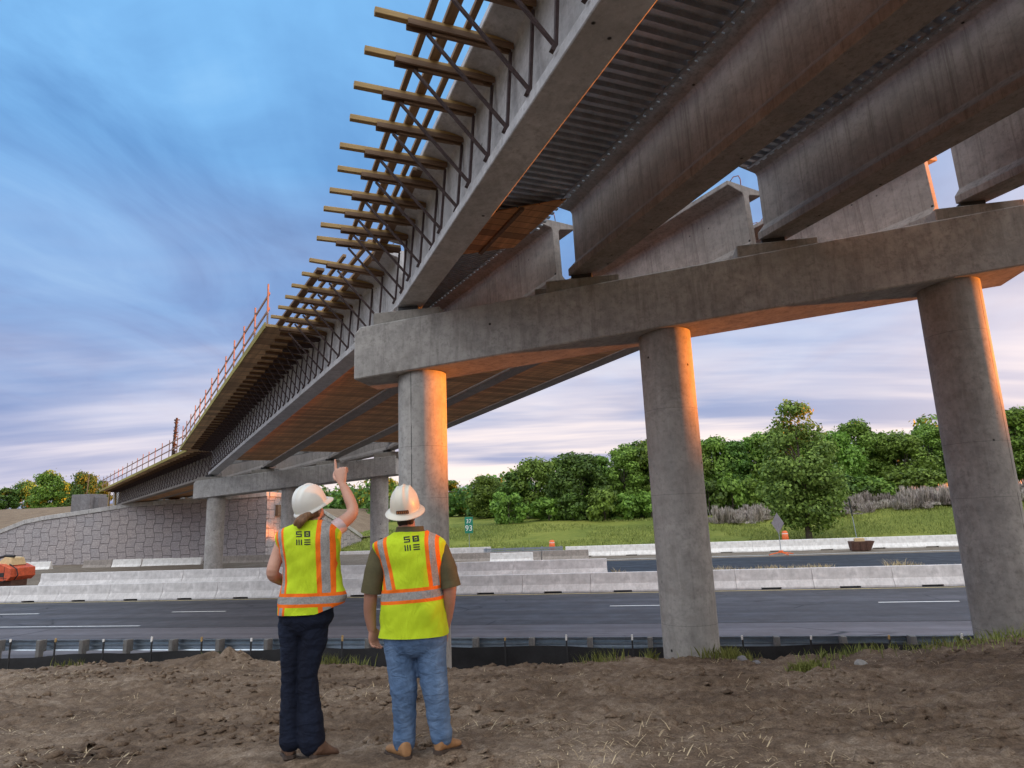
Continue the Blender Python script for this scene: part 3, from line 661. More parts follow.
# guardrail: corrugated beam on the road side of wooden blocks and posts
gr = empty('guardrail', ROADROT @ T(0, 18.05, -.02), 'galvanised steel guardrail running along the near side of the road', 'guardrail')
GP0 = -18.49+12*1.525
prof = [(.0, .0), (.02, .025), (.11, .05), (.115, .10), (.02, .14), (.02, .17), (.115, .21), (.11, .26), (.02, .285), (0, .31)]
mb = MB(); pr = [(.16+y, .44+z) for y, z in prof]; pr += [(y+.012, z) for y, z in reversed(pr)]; mb.prism(pr, -60, 40); mb.build('beam', M['galv'], gr)
GP_ = 1.525
for i in range(-20, 12):
    x = i*GP_+GP0; mb = MB(); mb.box((x, -.03, .35), (.13, .18, .86)); mb.box((x, .11, .60), (.125, .10, .34)); mb.build('post', M['post_wood'], gr, bevel=.01)
# silt fence: black cloth on thin stakes
sf = empty('silt_fence', ROADROT @ T(0, 16.45, 0), 'black silt fence on thin stakes along the edge of the bare dirt', 'fence')
tops = [(s, z) for s, z in [at_k(x, y, 16.45) for x, y in [(-500, 668), (-200, 664), (0, 658.5), (110, 653), (250, 650.5), (330, 648), (500, 646), (640, 648), (800, 645), (960, 643), (1100, 637), (1300, 627)]]]
xs = np.linspace(-36, 16, 260); zt = np.interp(xs, *zip(*tops))+.02*np.sin(xs*1.9)+.015*fbm(xs*1.3, xs*.2, 3)
cr = np.interp(xs*1.02, _cs, _cz)
rows = [(0, zt), (.02, zt*.66), (.05, zt*.33), (.0, zt*0-.15)]
Xg = np.repeat(xs[:, None], 4, 1); Zg = np.stack([r[1] for r in rows], 1); Yg = np.stack([r[0]+.05*fbm(xs*1.7+j, xs*.3+j*3, 3) for j, r in enumerate(rows)], 1)
cl = plain('silt_fence_cloth', (.016, .016, .018), .75, 0, .5, 2.5, .3); o = link('fabric', grid_mesh('fabric', Xg, Yg, Zg), cl, sf, smooth=True)
for i, px in enumerate([-90, -42, 10, 55, 103, 151, 201, 251, 297, 342, 392, 442, 505, 566, 632, 686, 742, 811, 889, 962, 1040]):
    s, z = at_k(px, 640.5-.004*px, 16.3); mb = MB(); zl = -.1
    mb.bar((s, -.13, zl), (s+random.uniform(-.02, .02), -.13, z-.04), .03, .035); st = mb.build('stake', M['black'], sf)
    mb = MB(); mb.bar((s, -.13, z-.05), (s+random.uniform(-.01, .01), -.13, z+random.uniform(.0, .09)), .034, .04); mb.build('pale_tip', M['white'] if i % 3 else M['lumber'], st)

# drums, signs and site gear
def drum(s, k, z, label):
    th = empty('traffic_drum', ROADROT @ T(s, k, z), label, 'drum')
    mb = MB(); mb.loft([[(r*math.cos(a*math.pi/10), r*math.sin(a*math.pi/10), q) for a in range(20)] for r, q in ((.30, .06), (.29, .5), (.25, .98), (.18, 1.02), (.17, 1.08))]); mb.build('body', M['orange'], th, smooth=True)
    mb = MB(); mb.loft([[(r*math.cos(a*math.pi/10), r*math.sin(a*math.pi/10), q) for a in range(20)] for r, q in ((.42, 0), (.42, .05), (.30, .10))]); mb.build('base', M['tyre'], th)
    for q in (.35, .70):
        mb = MB(); rr = .30-.05*q; mb.loft([[(rr*math.cos(a*math.pi/10), rr*math.sin(a*math.pi/10), w) for a in range(20)] for w in (q, q+.16)], False); mb.build('reflective_band', M['white'], th, smooth=True)
drum(-9.35, 65.4, .42, 'orange traffic drum with white bands at the end of the far guardrail')
drum(12.15, 65.6, .55, 'orange traffic drum with white bands beside the tall tree trunk')
th = empty('road_marker_sign', ROADROT @ T(-19.3, 71.5, .4), 'small green road marker sign with white characters on a thin post', 'sign')
mb = MB(); mb.bar((0, .03, -.3), (0, .03, 3.2), .06, .06); mb.build('post', M['galv'], th)
mb = MB(); mb.box((0, 0, 2.75), (.92, .03, 1.75)); mb.build('plate', M['green_sign'], th, bevel=.02)
def text(name, body, size, parent, Mx, mat, extr=.004):
    c = bpy.data.curves.new(name, 'FONT'); c.body = body; c.size = size; c.extrude = extr; c.align_x = 'CENTER'; c.align_y = 'CENTER'
    o = bpy.data.objects.new(name, c); COL.objects.link(o); dg = bpy.context.evaluated_depsgraph_get(); dg.update()
    me = bpy.data.meshes.new_from_object(o.evaluated_get(dg)); bpy.data.objects.remove(o); bpy.data.curves.remove(c)
    me.materials.clear(); return link(name, me, mat, parent, Mx)
FRONT = Matrix.Rotation(R(90), 4, 'X')
text('lettering', '37', .62, th, T(0, -.03, 3.15) @ FRONT, M['white']); text('lettering', '93', .85, th, T(0, -.03, 2.4) @ FRONT, M['white'])
th = empty('warning_sign', ROADROT @ T(10.36, 58.4, -.01), 'pale diamond warning sign turned edge-on, on an orange spring base', 'sign')
RS = Matrix.Rotation(R(-66), 4, 'Z')
mb = MB(); mb.bar((0, 0, .3), (0, 0, 2.2), .05, .05); mb.build('mast', M['galv'], th)
mb = MB(); a = .86; mb.add([(0, -.02, 1.75-.1), (a, -.02, 1.75+a-.1), (0, -.02, 1.75+2*a-.1), (-a, -.02, 1.75+a-.1), (0, .0, 1.65), (a, .0, 1.65+a), (0, .0, 1.65+2*a), (-a, .0, 1.65+a)],
                           [(0, 1, 2, 3), (7, 6, 5, 4), (0, 4, 5, 1), (1, 5, 6, 2), (2, 6, 7, 3), (3, 7, 4, 0)])
mb.build('panel', plain('faded_sign_back', (.30, .26, .27), .6, .2), th, RS, bevel=.02)
mb = MB()
for a in (20, 110, 200, 290): mb.bar((.08*math.cos(R(a)), .08*math.sin(R(a)), .22), (1.05*math.cos(R(a)), 1.05*math.sin(R(a)), .05), .09, .07)
mb.box((0, 0, .25), (.3, .3, .18)); mb.build('base', M['orange'], th, bevel=.01)
th = empty('debris_skip', ROADROT @ T(17.0, 60.6, 0), 'rusty dark steel skip standing before the white barriers', 'skip')
mb = MB(); pts = [(-.82, -.5), (.70, -.5), (.70, .5), (-.82, .5)]
lo = [(x*.92, y*.8, .03) for x, y in pts]; hi = [(x+(.28 if x > 0 else 0), y, .78) for x, y in pts]; ins = [(x*.9+(.22 if x > 0 else 0), y*.85, .77) for x, y in pts]; inl = [(x*.85, y*.7, .12) for x, y in pts]
mb.loft([lo, hi, ins, inl]); mb.build('body', M['rust'], th, bevel=.015)
mb = MB()
for x in (-.6, -.1, .4): mb.bar((x, -.47, .08), (x, -.53, .74), .05, .07)
mb.build('ribs', M['rust'], th)
mb = MB(); mb.box((0, 0, .14), (.75, .35, .26)); mb.box((.02, 0, .28), (.62, .3, .05)); mb.box((-.2, -.18, .14), (.06, .03, .14)); mb.box((.2, -.18, .14), (.06, .03, .14))
tag(mb.build('tool_case', M['sand_box'], None, ROADROT @ T(17.0, 60.75, .72), bevel=.02), 'tan case sitting on top of the rusty skip', 'case')
th = empty('narrow_sign', ROADROT @ T(18.6, 67.5, .1), 'dark narrow sign seen edge-on on a thin leaning post behind the skip', 'sign')
mb = MB(); mb.bar((.15, 0, 0), (-.12, 0, 4.1), .06, .06); mb.build('post', M['galv'], th)
mb = MB(); mb.bar((-.02, -.05, 2.6), (-.13, -.05, 4.2), .36, .04); mb.build('plate', M['black'], th, bevel=.01)
# orange machine at the left edge, cropped by the picture
th = empty('work_machine', ROADROT @ T(-44.6, 39.6, 0), 'orange wheeled site machine half cropped at the left edge behind the barriers', 'machine')
mb = MB(); body = [(-3.2, .95), (1.75, .95), (2.05, 1.2), (2.0, 1.75), (1.2, 2.05), (-.4, 2.15), (-1.0, 2.0), (-3.2, 2.0)]
mb.add([(x, -.95, z) for x, z in body]+[(x, .95, z) for x, z in body], [tuple(range(8)), tuple(reversed(range(8, 16)))]+[(i, i+8, (i+1) % 8+8, (i+1) % 8) for i in range(8)])
mb.build('body', M['machine_orange'], th, bevel=.025)
mb = MB(); mb.add([(.3, -.6, 2.0), (1.6, -.6, 1.95), (1.45, -.5, 2.45), (.9, -.5, 2.5), (.3, .6, 2.0), (1.6, .6, 1.95), (1.45, .5, 2.45), (.9, .5, 2.5)], [(0, 1, 2, 3), (7, 6, 5, 4), (0, 4, 5, 1), (1, 5, 6, 2), (2, 6, 7, 3), (3, 7, 4, 0)])
mb.build('engine_hood', M['sand_box'], th, bevel=.02)
mb = MB()
for x in (-1.9, -.75, .95, 1.5): mb.box((x, -.953, 1.45), (.025, .012, .9))
mb.box((-.7, -.953, 1.12), (4.9, .012, .03)); mb.build('panel_seams', M['black'], th)
mb = MB(); mb.tube([(1.9, -.5, 1.0), (2.2, -.55, 1.3), (2.1, -.6, 1.7), (1.5, -.62, 2.05)], .035, 8); mb.tube([(1.7, -.99, 1.0), (1.2, -1.02, .8), (.5, -1.0, .95)], .03, 8); mb.build('hoses', M['black'], th)
mb = MB(); mb.tube([(-.3, -.3, 2.1), (.1, -.3, 2.45), (.8, -.3, 2.6), (1.5, -.3, 2.55)], .09, 8); mb.build('exhaust', M['black'], th, smooth=True)
mb = MB(); mb.box((.35, -.958, 1.72), (1.0, .012, .34)); mb.build('white_label', M['white'], th)
mb = MB()
for x, z, w in ((-.9, 1.6, .35), (-1.6, 1.5, .5), (1.2, 1.35, .6)): mb.box((x, -.957, z), (w, .02, .28))
mb.build('vents', M['black'], th)
mb = MB(); mb.box((-.4, 0, .75), (4.4, 1.2, .42)); mb.build('chassis', M['rust'], th, bevel=.03)
def wheel(x, y, r, parent):
    mb = MB(); mb.loft([[(x+q*math.cos(a*math.pi/16), y+yy, r+q*math.sin(a*math.pi/16)) for a in range(32)] for q, yy in ((r*.6, -.2), (r*.93, -.2), (r, -.13), (r, .13), (r*.93, .2), (r*.6, .2))]); w = mb.build('wheel', M['tyre'], parent, smooth=True)
    mb = MB(); mb.loft([[(x+q*math.cos(a*math.pi/12), y+yy, r+q*math.sin(a*math.pi/12)) for a in range(24)] for q, yy in ((r*.15, -.215), (r*.55, -.205), (r*.6, -.18))]); mb.build('rim', M['rust'], w)
for x, y in ((-.35, -.8), (-.35, .8), (-2.6, -.8), (-2.6, .8)): wheel(x, y, .62, th)
for i, (s, k, z, w) in enumerate(((-58.0, 52.3, .75, 1.0), (-41.5, 57.5, .9, 1.3))): pass
# ------------------------------------------------------------------ trees, shrubs, grass, straw
def crown_arrays(rng, blobs, nleaf, size, droop=.2):
    w = np.array([b[3]**2 for b in blobs]); w = w/w.sum(); C = []; 
    idx = rng.choice(len(blobs), nleaf, p=w); B = np.array(blobs)[idx]
    d = rng.normal(size=(nleaf, 3)); d /= np.linalg.norm(d, axis=1)[:, None]
    rad = B[:, 3]*(.45+.62*rng.rand(nleaf)**.5)*np.where(rng.rand(nleaf) < .14, 1+.55*rng.rand(nleaf), 1.0); c = B[:, :3]+d*rad[:, None]*np.stack([np.ones(nleaf), np.ones(nleaf), B[:, 4]], 1)
    nrm = d+rng.normal(size=(nleaf, 3))*.55; nrm[:, 2] += .35; nrm /= np.linalg.norm(nrm, axis=1)[:, None]
    a = np.cross(nrm, rng.normal(size=(nleaf, 3))); a /= np.linalg.norm(a, axis=1)[:, None]; b = np.cross(nrm, a)
    s = size*(.55+.9*rng.rand(nleaf))[:, None]; v = np.stack([c-a*s-b*s*.15, c-b*s*.75, c+a*s+b*s*.1, c+b*s*.7+nrm*s*.25], 1).reshape(-1, 3)
    return v, np.arange(nleaf*4).reshape(-1, 4)
def tree_meshes(seed, H, W, nb, nleaf, size, base=.12, tip=1.0, zs=.75, kind='round', limbs=9):
    rng = np.random.RandomState(seed); blobs = []
    for i in range(nb):
        t = rng.rand()**(.8 if kind != 'cone' else 1.0); z = H*(base+(.97-base)*t)
        if kind == 'round': env = math.sin(math.pi*min(1, max(.06, .12+.80*t)))**.65
        elif kind == 'cone': env = (1-t)**.55*.98+.10 if t > .25 else .50+1.75*t
        else: env = 1.0-.35*t
        a = rng.rand()*2*math.pi; rr = W*.5*env*(.35+.65*rng.rand()**.5); r = W*(.10+.11*rng.rand())*(1.0 if kind != 'cone' else (1.05-.45*t))
        blobs.append((math.cos(a)*max(0, rr-r*.3), math.sin(a)*max(0, rr-r*.3), z, r, zs*(.7+.5*rng.rand())))
    v, f = crown_arrays(rng, blobs, nleaf, size)
    crown = np_mesh('crown', v, f)
    mb = MB(); r0 = .018*H+.05; lean = rng.normal(size=2)*.02*H
    pts = [(lean[0]*t*t, lean[1]*t*t, -.4+(H*.8+.4)*t) for t in np.linspace(0, 1, 7)]; mb.tube(pts, [r0*(1.25 if i == 0 else 1-.8*i/6) for i in range(7)], 8)
    for i in range(limbs):
        b = blobs[rng.randint(len(blobs))]; z0 = H*(.15+.5*rng.rand()); z0 = min(z0, b[2]*.8); p = Vector((lean[0]*(z0/H)**2, lean[1]*(z0/H)**2, z0)); q = Vector(b[:3])
        mb.tube([p, p.lerp(q, .5)+Vector((0, 0, .05*H)), q], [r0*.4, r0*.25, r0*.08], 6)
    return mb.mesh('trunk'), crown
def place_tree(meshes, mats, M_, name, label, cat, group=None):
    th = empty(name, M_, label, cat, group); tm, cm = meshes
    link('trunk', tm, M['bark'], th, smooth=True)
    o = bpy.data.objects.new('crown', cm); COL.objects.link(o); o.parent = th
    if not cm.materials: cm.materials.append(M[mats])
    o.material_slots[0].link = 'OBJECT'; o.material_slots[0].material = M[mats]
    return th
def bz(s, k): return float(bank_z(np.array([s]), np.array([k]))[0])
kinds = [tree_meshes(11, 10, 8.5, 54, 9500, .215, base=.06), tree_meshes(12, 11.5, 7.5, 58, 9500, .205, base=.05, kind='cone'), tree_meshes(13, 9, 9.0, 60, 9500, .21, base=.05), tree_meshes(14, 12.5, 8.0, 62, 10000, .215, base=.05)]
# (pixel x, top y, depth k, mesh kind, leaf material) front row left to right
FRONT_T = [(462, 492, 128, 2, 'leaf_dark'), (486, 478, 112, 0, 'leaf'), (513, 472, 104, 1, 'leaf_dark'), (533, 463, 106, 2, 'leaf'), (556, 461, 108, 3, 'leaf'), (578, 456, 100, 0, 'leaf_dark'), (600, 455, 106, 1, 'leaf2'),
           (622, 448, 102, 3, 'leaf'), (641, 440, 108, 1, 'leaf_dark'), (662, 444, 104, 2, 'leaf'), (690, 446, 103, 3, 'leaf'), (712, 441, 106, 0, 'leaf'), (735, 440, 104, 1, 'leaf_dark'), (757, 437, 108, 3, 'leaf'), (780, 432, 106, 2, 'leaf'),
           (830, 436, 100, 0, 'leaf'), (852, 424, 106, 3, 'leaf2'), (878, 432, 108, 1, 'leaf'), (900, 436, 104, 2, 'leaf'), (925, 428, 108, 3, 'leaf'), (948, 422, 106, 1, 'leaf_dark'), (985, 418, 108, 2, 'leaf'), (1012, 412, 104, 3, 'leaf'),
           (1045, 408, 106, 0, 'leaf'), (1080, 404, 108, 1, 'leaf'), (1120, 400, 104, 2, 'leaf')]
HT = [10, 11.5, 9, 12.5]; tn = {'leaf': 'mid green', 'leaf_dark': 'dark green', 'leaf2': 'bright green'}
for i, (px, ty, k, kd, mt) in enumerate(FRONT_T):
    s, zt = at_k(px, ty, k); zb = bz(s, k)-.2; sc = (zt-zb)/HT[kd]*1.0; wx = min(1.5, max(.8, sc))*random.uniform(.95, 1.15)
    Mx = T(SK(s, k, zb)) @ Matrix.Rotation(random.uniform(0, 6.28), 4, 'Z') @ Matrix.Diagonal((wx, wx, sc, 1))
    nm = '%s tree in the front row of the wood, %s from the left' % (tn[mt], ordw(i+1))
    place_tree(kinds[kd], mt, Mx, 'broadleaf_tree', nm, 'tree', 'front trees of the wood on the grass bank')
# lower growth along the wood edge
bush = [tree_meshes(21, 4.2, 4.8, 22, 2600, .22, base=.02, limbs=3), tree_meshes(22, 3.4, 5.2, 20, 2400, .22, base=.02, limbs=3)]
BUSH = [(508, 492, 94, 0, 'leaf2'), (548, 498, 97, 1, 'leaf'), (572, 492, 96, 0, 'leaf_dark'), (603, 488, 95, 1, 'leaf'), (625, 494, 97, 0, 'leaf2'), (650, 492, 97, 1, 'leaf'), (707, 480, 96, 0, 'leaf_dark'), (730, 478, 96, 1, 'leaf'), (752, 478, 97, 0, 'leaf'),
        (826, 476, 92, 1, 'leaf'), (848, 474, 92, 0, 'leaf_dark'), (872, 477, 92, 1, 'leaf2'), (898, 472, 96, 0, 'leaf'), (920, 470, 96, 1, 'leaf')]
for i, (px, ty, k, kd, mt) in enumerate(BUSH):
    s, zt = at_k(px, ty, k); zb = bz(s, k)-.15; sc = max(.6, (zt-zb)/[4.2, 3.4][kd])
    Mx = T(SK(s, k, zb)) @ Matrix.Rotation(random.uniform(0, 6.28), 4, 'Z') @ Matrix.Diagonal((1.05, 1.05, sc, 1))
    place_tree(bush[kd], mt, Mx, 'leafy_bush', '%s rounded bush at the foot of the wood, %s from the left' % (tn[mt], ordw(i+1)), 'bush', 'bushes along the wood edge')
# the tall tree between the columns
s, zt = at_k(792, 400, 72); zb = bz(s, 72)
place_tree(tree_meshes(31, zt-zb, 8.6, 110, 16500, .165, base=.13, kind='cone', zs=.8, limbs=16), 'leaf_pop', T(SK(s, 72, zb)) @ Matrix.Rotation(.7, 4, 'Z'), 'poplar_tree', 'tall pointed light green tree standing alone before the wood, behind the diamond sign', 'tree')
# trees beyond the wall, left
for i, (px, ty, k, kd, mt, w) in enumerate([(-60, 486, 150, 0, 'leaf_dark', 1.5), (-22, 490, 152, 2, 'leaf_dark', 1.5), (8, 487, 150, 1, 'leaf_dark', 1.25), (30, 484, 158, 2, 'leaf_dark', 1.1), (50, 474, 150, 3, 'leaf', 1.15), (66, 484, 156, 0, 'leaf', .9), (86, 475, 152, 0, 'leaf_dark', 1.0), (104, 480, 150, 1, 'leaf_dark', .85)]):
    s, zt = at_k(px, ty, k); zb = 4.5; sc = (zt-zb)/HT[kd]
    Mx = T(SK(s, k, zb)) @ Matrix.Rotation(random.uniform(0, 6.28), 4, 'Z') @ Matrix.Diagonal((w, w, sc, 1))
    place_tree(kinds[kd], mt, Mx, 'broadleaf_tree', '%s tree beyond the dirt embankment, %s from the picture edge' % (tn[mt], ordw(i+1)), 'tree', 'trees beyond the embankment')
# trees seen under the far span
for i, (px, ty, k, kd, mt) in enumerate([(318, 492, 150, 2, 'leaf'), (340, 490, 146, 1, 'leaf2'), (362, 490, 150, 2, 'leaf_dark'), (384, 482, 150, 0, 'leaf'), (404, 486, 146, 2, 'leaf'), (425, 487, 150, 1, 'leaf_dark'), (446, 482, 150, 3, 'leaf_dark')]):
    s, zt = at_k(px, ty, k); zb = bz(s, k)-.3; sc = (zt-zb)/HT[kd]
    Mx = T(SK(s, k, zb)) @ Matrix.Rotation(random.uniform(0, 6.28), 4, 'Z') @ Matrix.Diagonal((1.15, 1.15, max(.3, sc), 1))
    place_tree(kinds[kd], mt, Mx, 'broadleaf_tree', '%s tree on the far slope seen beneath the bridge, %s from the left' % (tn[mt], ordw(i+1)), 'tree', 'trees seen beneath the bridge')
# wood behind, one mass
rng = np.random.RandomState(5); blobs = []
for i in range(240):
    s = rng.uniform(-75, 120); k = rng.uniform(112, 128); top = 6.5+.03*s+2.5*rng.rand(); p = SK(s, k, bz(s, k)+rng.uniform(.5, top)); blobs.append((p.x, p.y, p.z, 1.6+1.3*rng.rand(), .8))
v, f = crown_arrays(rng, blobs, 30000, .40); tag(link('woodland', np_mesh('woodland', v, f), M['leaf_dark']), 'dense dark woodland filling in behind the front trees of the bank', 'woodland', kind='stuff')
# leaf mass added out of view at right to block the low sun
blobs = []
for i in range(540):
    s = rng.uniform(95, 260); k = rng.uniform(59, 76); far = i > 420; s = rng.uniform(95, 150) if far else s; k = rng.uniform(92, 108) if far else k; top = (15.5 if far else 9.5)+.5*math.sin(s*.23)+.4*math.sin(s*.61+1); p = SK(s, k, max(.6, rng.rand()**.6*(top-1.5))); blobs.append((p.x, p.y, p.z, 1.5+1.2*rng.rand(), .9))
v, f = crown_arrays(rng, blobs, 52000, .80); tag(link('woodland', np_mesh('woodland', v, f), M['leaf']), 'unseen leafy mass added beyond the right edge to shade the road and columns', 'woodland', kind='stuff')
# dry purple-grey weeds on the bank, right
rng = np.random.RandomState(8)
weed = []
for q in range(2):
    vs = []; n_ = 2600; nb_ = 34; bc = np.stack([rng.uniform(-2.1, 2.1, nb_), rng.normal(size=nb_)*.9], 1); bh = .35+2.1*rng.rand(nb_)**1.7; bi = rng.randint(nb_, size=n_); c = np.stack([bc[bi, 0]+rng.normal(size=n_)*.13, bc[bi, 1]+rng.normal(size=n_)*.13, np.zeros(n_)], 1); h = bh[bi]*(.55+.5*rng.rand(n_)); hd = np.stack([rng.normal(size=n_)*.18, rng.normal(size=n_)*.18, h], 1)
    a = rng.normal(size=(n_, 3))*np.array([1, 1, .2]); a = a/np.linalg.norm(a, axis=1)[:, None]*.022
    v = np.stack([c-a*.2, c+a*.2, c+hd+a*2.0-np.array([0, 0, .3]), c+hd, c+hd-a*2.0-np.array([0, 0, .3])], 1).reshape(-1, 3); f_ = np.arange(n_*5).reshape(-1, 5); weed.append(np_mesh('weed_clump', v, f_))
WEED = [(838, 497), (852, 494), (866, 497), (880, 490), (892, 488), (905, 486), (917, 485), (930, 483), (943, 482), (956, 480), (730, 497), (745, 500), (760, 497), (1018, 474), (1032, 473)]
o0 = {}
for i, (px, ty) in enumerate(WEED):
    k = 87+(i*7 % 5)*1.1; s, zt = at_k(px, ty-2+random.uniform(-3, 3), k); zb = bz(s, k)-.05; q = i % 2; sc = max(.3, (zt-zb)/2.6)*random.uniform(.6, 1.15)
    if q not in o0: o = o0[q] = link('dry_weeds', weed[q], M['leaf_dry'])
    else: o = o0[q].copy(); COL.objects.link(o)
    o.matrix_world = T(SK(s, k, zb)) @ Matrix.Rotation(random.uniform(-.5, .5), 4, 'Z') @ Matrix.Diagonal((random.uniform(.9, 1.5), 1.3, sc, 1)); tag(o, 'pale purple-grey dry weed clump on the bank below the wood, %s from the left' % ordw(i+1), 'weeds', 'dry weed clumps on the bank')
# longer grass on the bank and median, as blades
def blades(name, P, h, w, mat, label, rng, cat='grass'):
    n_ = len(P); a = rng.normal(size=(n_, 3))*np.array([1, 1, 0]); a /= np.linalg.norm(a, axis=1)[:, None]; hh = h*(.4+.9*rng.rand(n_))[:, None]
    ln = rng.normal(size=(n_, 3))*.35; ln[:, 2] = 1; tip = P+ln*hh; mid = P+ln*hh*np.array([.35, .35, .6])
    v = np.stack([P-a*w, P+a*w, mid+a*w*.7, tip, mid-a*w*.7], 1).reshape(-1, 3); return tag(link(name, np_mesh(name, v, np.arange(n_*5).reshape(-1, 5)), M[mat]), label, cat, kind='stuff')
rng = np.random.RandomState(9); n_ = 60000; S_ = rng.uniform(-45, 60, n_); K_ = 67.2+28*rng.rand(n_)**1.1; keep = fbm(S_*.12, K_*.18, 3) > -.25; S_, K_ = S_[keep], K_[keep]
blades('bank_grass', np.stack([S_*D.x+K_*N.x, S_*D.y+K_*N.y, bank_z(S_, K_)-.02], 1), .30, .035, 'grass_blade', 'short green grass covering the bank beyond the barriers', rng)
n_ = 14000; S_ = rng.uniform(-2, 40, n_); K_ = 36.4+2.2*rng.rand(n_); keep = fbm(S_*.4, K_*.8, 3) > .0; S_, K_ = S_[keep], K_[keep]
blades('median_weeds', np.stack([S_*D.x+K_*N.x, S_*D.y+K_*N.y, med_z(S_, K_)-.02], 1) , .50, .02, 'straw', 'dry grass and weeds growing behind the front row of barriers', rng, 'weeds')
# green tufts on the dirt
def tuft(s, k, n_, h, spread, label):
    p = rng.normal(size=(n_, 2))*spread; X = s*D.x+k*N.x+p[:, 0]; Y = s*D.y+k*N.y+p[:, 1]*.6; Z = dirt_z(X, Y)-.02
    o = blades('grass_tuft', np.stack([X, Y, Z], 1), h, .007, 'grass_blade', label, rng, 'grass tuft')
    if n_ > 250: del o['kind']
    c = Vector(SK(s, k, dz1(s*D.x+k*N.x, s*D.y+k*N.y))); o.data.transform(Matrix.Translation(-c)); o.location = c
TUFT = [(70, 660, 14.8, 70, .16, .15, 'sparse green tuft on the dirt crest near the left edge'), (212, 651, 14.4, 60, .15, .12, 'green tuft beside the dirt mound left of the woman'), (330, 662, 13.5, 130, .22, .16, 'green tuft growing between the two people at the silt fence'),
        (360, 662, 13.8, 50, .18, .1, 'thin grass tuft behind the man\'s left leg'), (604, 662, 13.6, 120, .22, .2, 'leafy tuft on the dirt left of the middle column'), (650, 658, 13.0, 60, .2, .06, 'small sprig at the foot of the middle column, left side'),
        (725, 656, 13.2, 420, .20, .2, 'thick bright grass tuft right of the middle column base'), (808, 672, 10.6, 420, .14, .13, 'low round green tuft alone on the open dirt at right'), (838, 657, 13.2, 110, .17, .3, 'yellowish leaning grass clump on the crest between right columns'),
        (875, 652, 13.4, 80, .15, .25, 'sparse grass clump on the crest left of the right column'), (940, 640, 12.4, 140, .17, .35, 'green grass fringe in front of the right column, left half'), (1000, 634, 12.2, 200, .2, .4, 'tangled grass fringe in front of the right column, right half')]
for px, py, k, n_, h, sp, lb in TUFT:
    k = min(k, 12.7); s, z = at_k(px, py, k); tuft(s, k, n_, h, sp, lb)
# straw and clods scattered over the dirt
rng = np.random.RandomState(12)
def scatter(n_, k0, k1):
    k = k0+(k1-k0)*rng.rand(n_)**.9; s = -2+(rng.rand(n_)-.5)*2*(3+k*.95); return s*D.x+k*N.x, s*D.y+k*N.y, s, k
X, Y, s, k = scatter(26000, 2.8, 13.3); dens = fbm(s*.7, k*.9, 4)+.35*np.clip((s-2)/6, 0, 1)*np.clip((k-9)/5, 0, 1)+.3*np.exp(-((k-8.8)/.6)**2); keep = dens > .12; X, Y = X[keep], Y[keep]; n_ = len(X)
Z = dirt_z(X, Y); ang = rng.rand(n_)*2*math.pi; ln = (.02+.12*rng.rand(n_)**2.6); e = np.stack([np.cos(ang), np.sin(ang), rng.normal(size=n_)*.25+.1], 1)*ln[:, None]; P = np.stack([X, Y, Z+.004], 1); w = np.stack([-np.sin(ang), np.cos(ang), np.zeros(n_)], 1)*(.0018+.0022*rng.rand(n_))[:, None]
mid = P+e*.5+np.array([0, 0, 1])*(ln*.12*rng.rand(n_))[:, None]
v = np.stack([P-w, P+w, mid+w, mid-w, mid+w*.9, P+e+w*.4, P+e-w*.4, mid-w*.9], 1).reshape(-1, 3); i = np.arange(n_)[:, None]*8; f = np.concatenate([i+np.array([[0, 1, 2, 3]]), i+np.array([[7, 4, 5, 6]])])
tag(link('straw', np_mesh('straw', v, f), M['straw']), 'broken pale straw and stalks scattered over the bare dirt', 'straw', kind='stuff')
X, Y, s, k = scatter(16000, 2.7, 13.2); n_ = len(X); keep = fbm(s*.9+7, k*1.2, 4) > .02; X, Y = X[keep], Y[keep]; n_ = len(X); Z = dirt_z(X, Y)
ic = np.array([(0, 0, 1), (.9, 0, .3), (.28, .85, .3), (-.73, .53, .3), (-.73, -.53, .3), (.28, -.85, .3), (.4, .3, -.6), (-.4, -.2, -.6)]); fc_ = np.array([(0, 1, 2), (0, 2, 3), (0, 3, 4), (0, 4, 5), (0, 5, 1), (1, 6, 2), (2, 6, 3), (3, 7, 4), (4, 7, 5), (5, 6, 1)])
r = (.010+.055*rng.rand(n_)**3.5)[:, None, None]; v = (ic[None]+rng.normal(size=(n_, 8, 3))*.22)*r*np.array([1.2, 1.0, .75])+np.stack([X, Y, Z], 1)[:, None]; f = (np.arange(n_)[:, None, None]*8+fc_[None]).reshape(-1, 3)
tag(link('dirt_clods', np_mesh('dirt_clods', v.reshape(-1, 3), f), M['dirt']), 'small dirt clods and pebbles lying on the bare ground', 'clods', kind='stuff')
# stones and litter by the columns
for i, (px, py, k, r_, mt) in enumerate([(742, 655, 12.5, .09, 'dirty_block'), (756, 655, 12.5, .07, 'dirty_block'), (862, 668, 11.0, .09, 'cap')]):
    s, z = at_k(px, py, k); p = SK(s, k); z = dz1(p.x, p.y); bm = bmesh.new(); bmesh.ops.create_icosphere(bm, subdivisions=2, radius=r_)
    for vv in bm.verts: vv.co = vv.co*(1+.35*(mnoise.noise(vv.co*14+Vector((i*3, 0, 0)))))*1.0; vv.co.z *= .7
    me = bpy.data.meshes.new('field_stone'); bm.to_mesh(me); bm.free(); tag(link('field_stone', me, M[mt], None, T(p.x, p.y, z+r_*.3)), ['grey stone right of the middle column grass tuft', 'smaller grey stone further right of the middle column tuft', 'flat pale stone lying alone on the dirt at right'][i], 'stone')
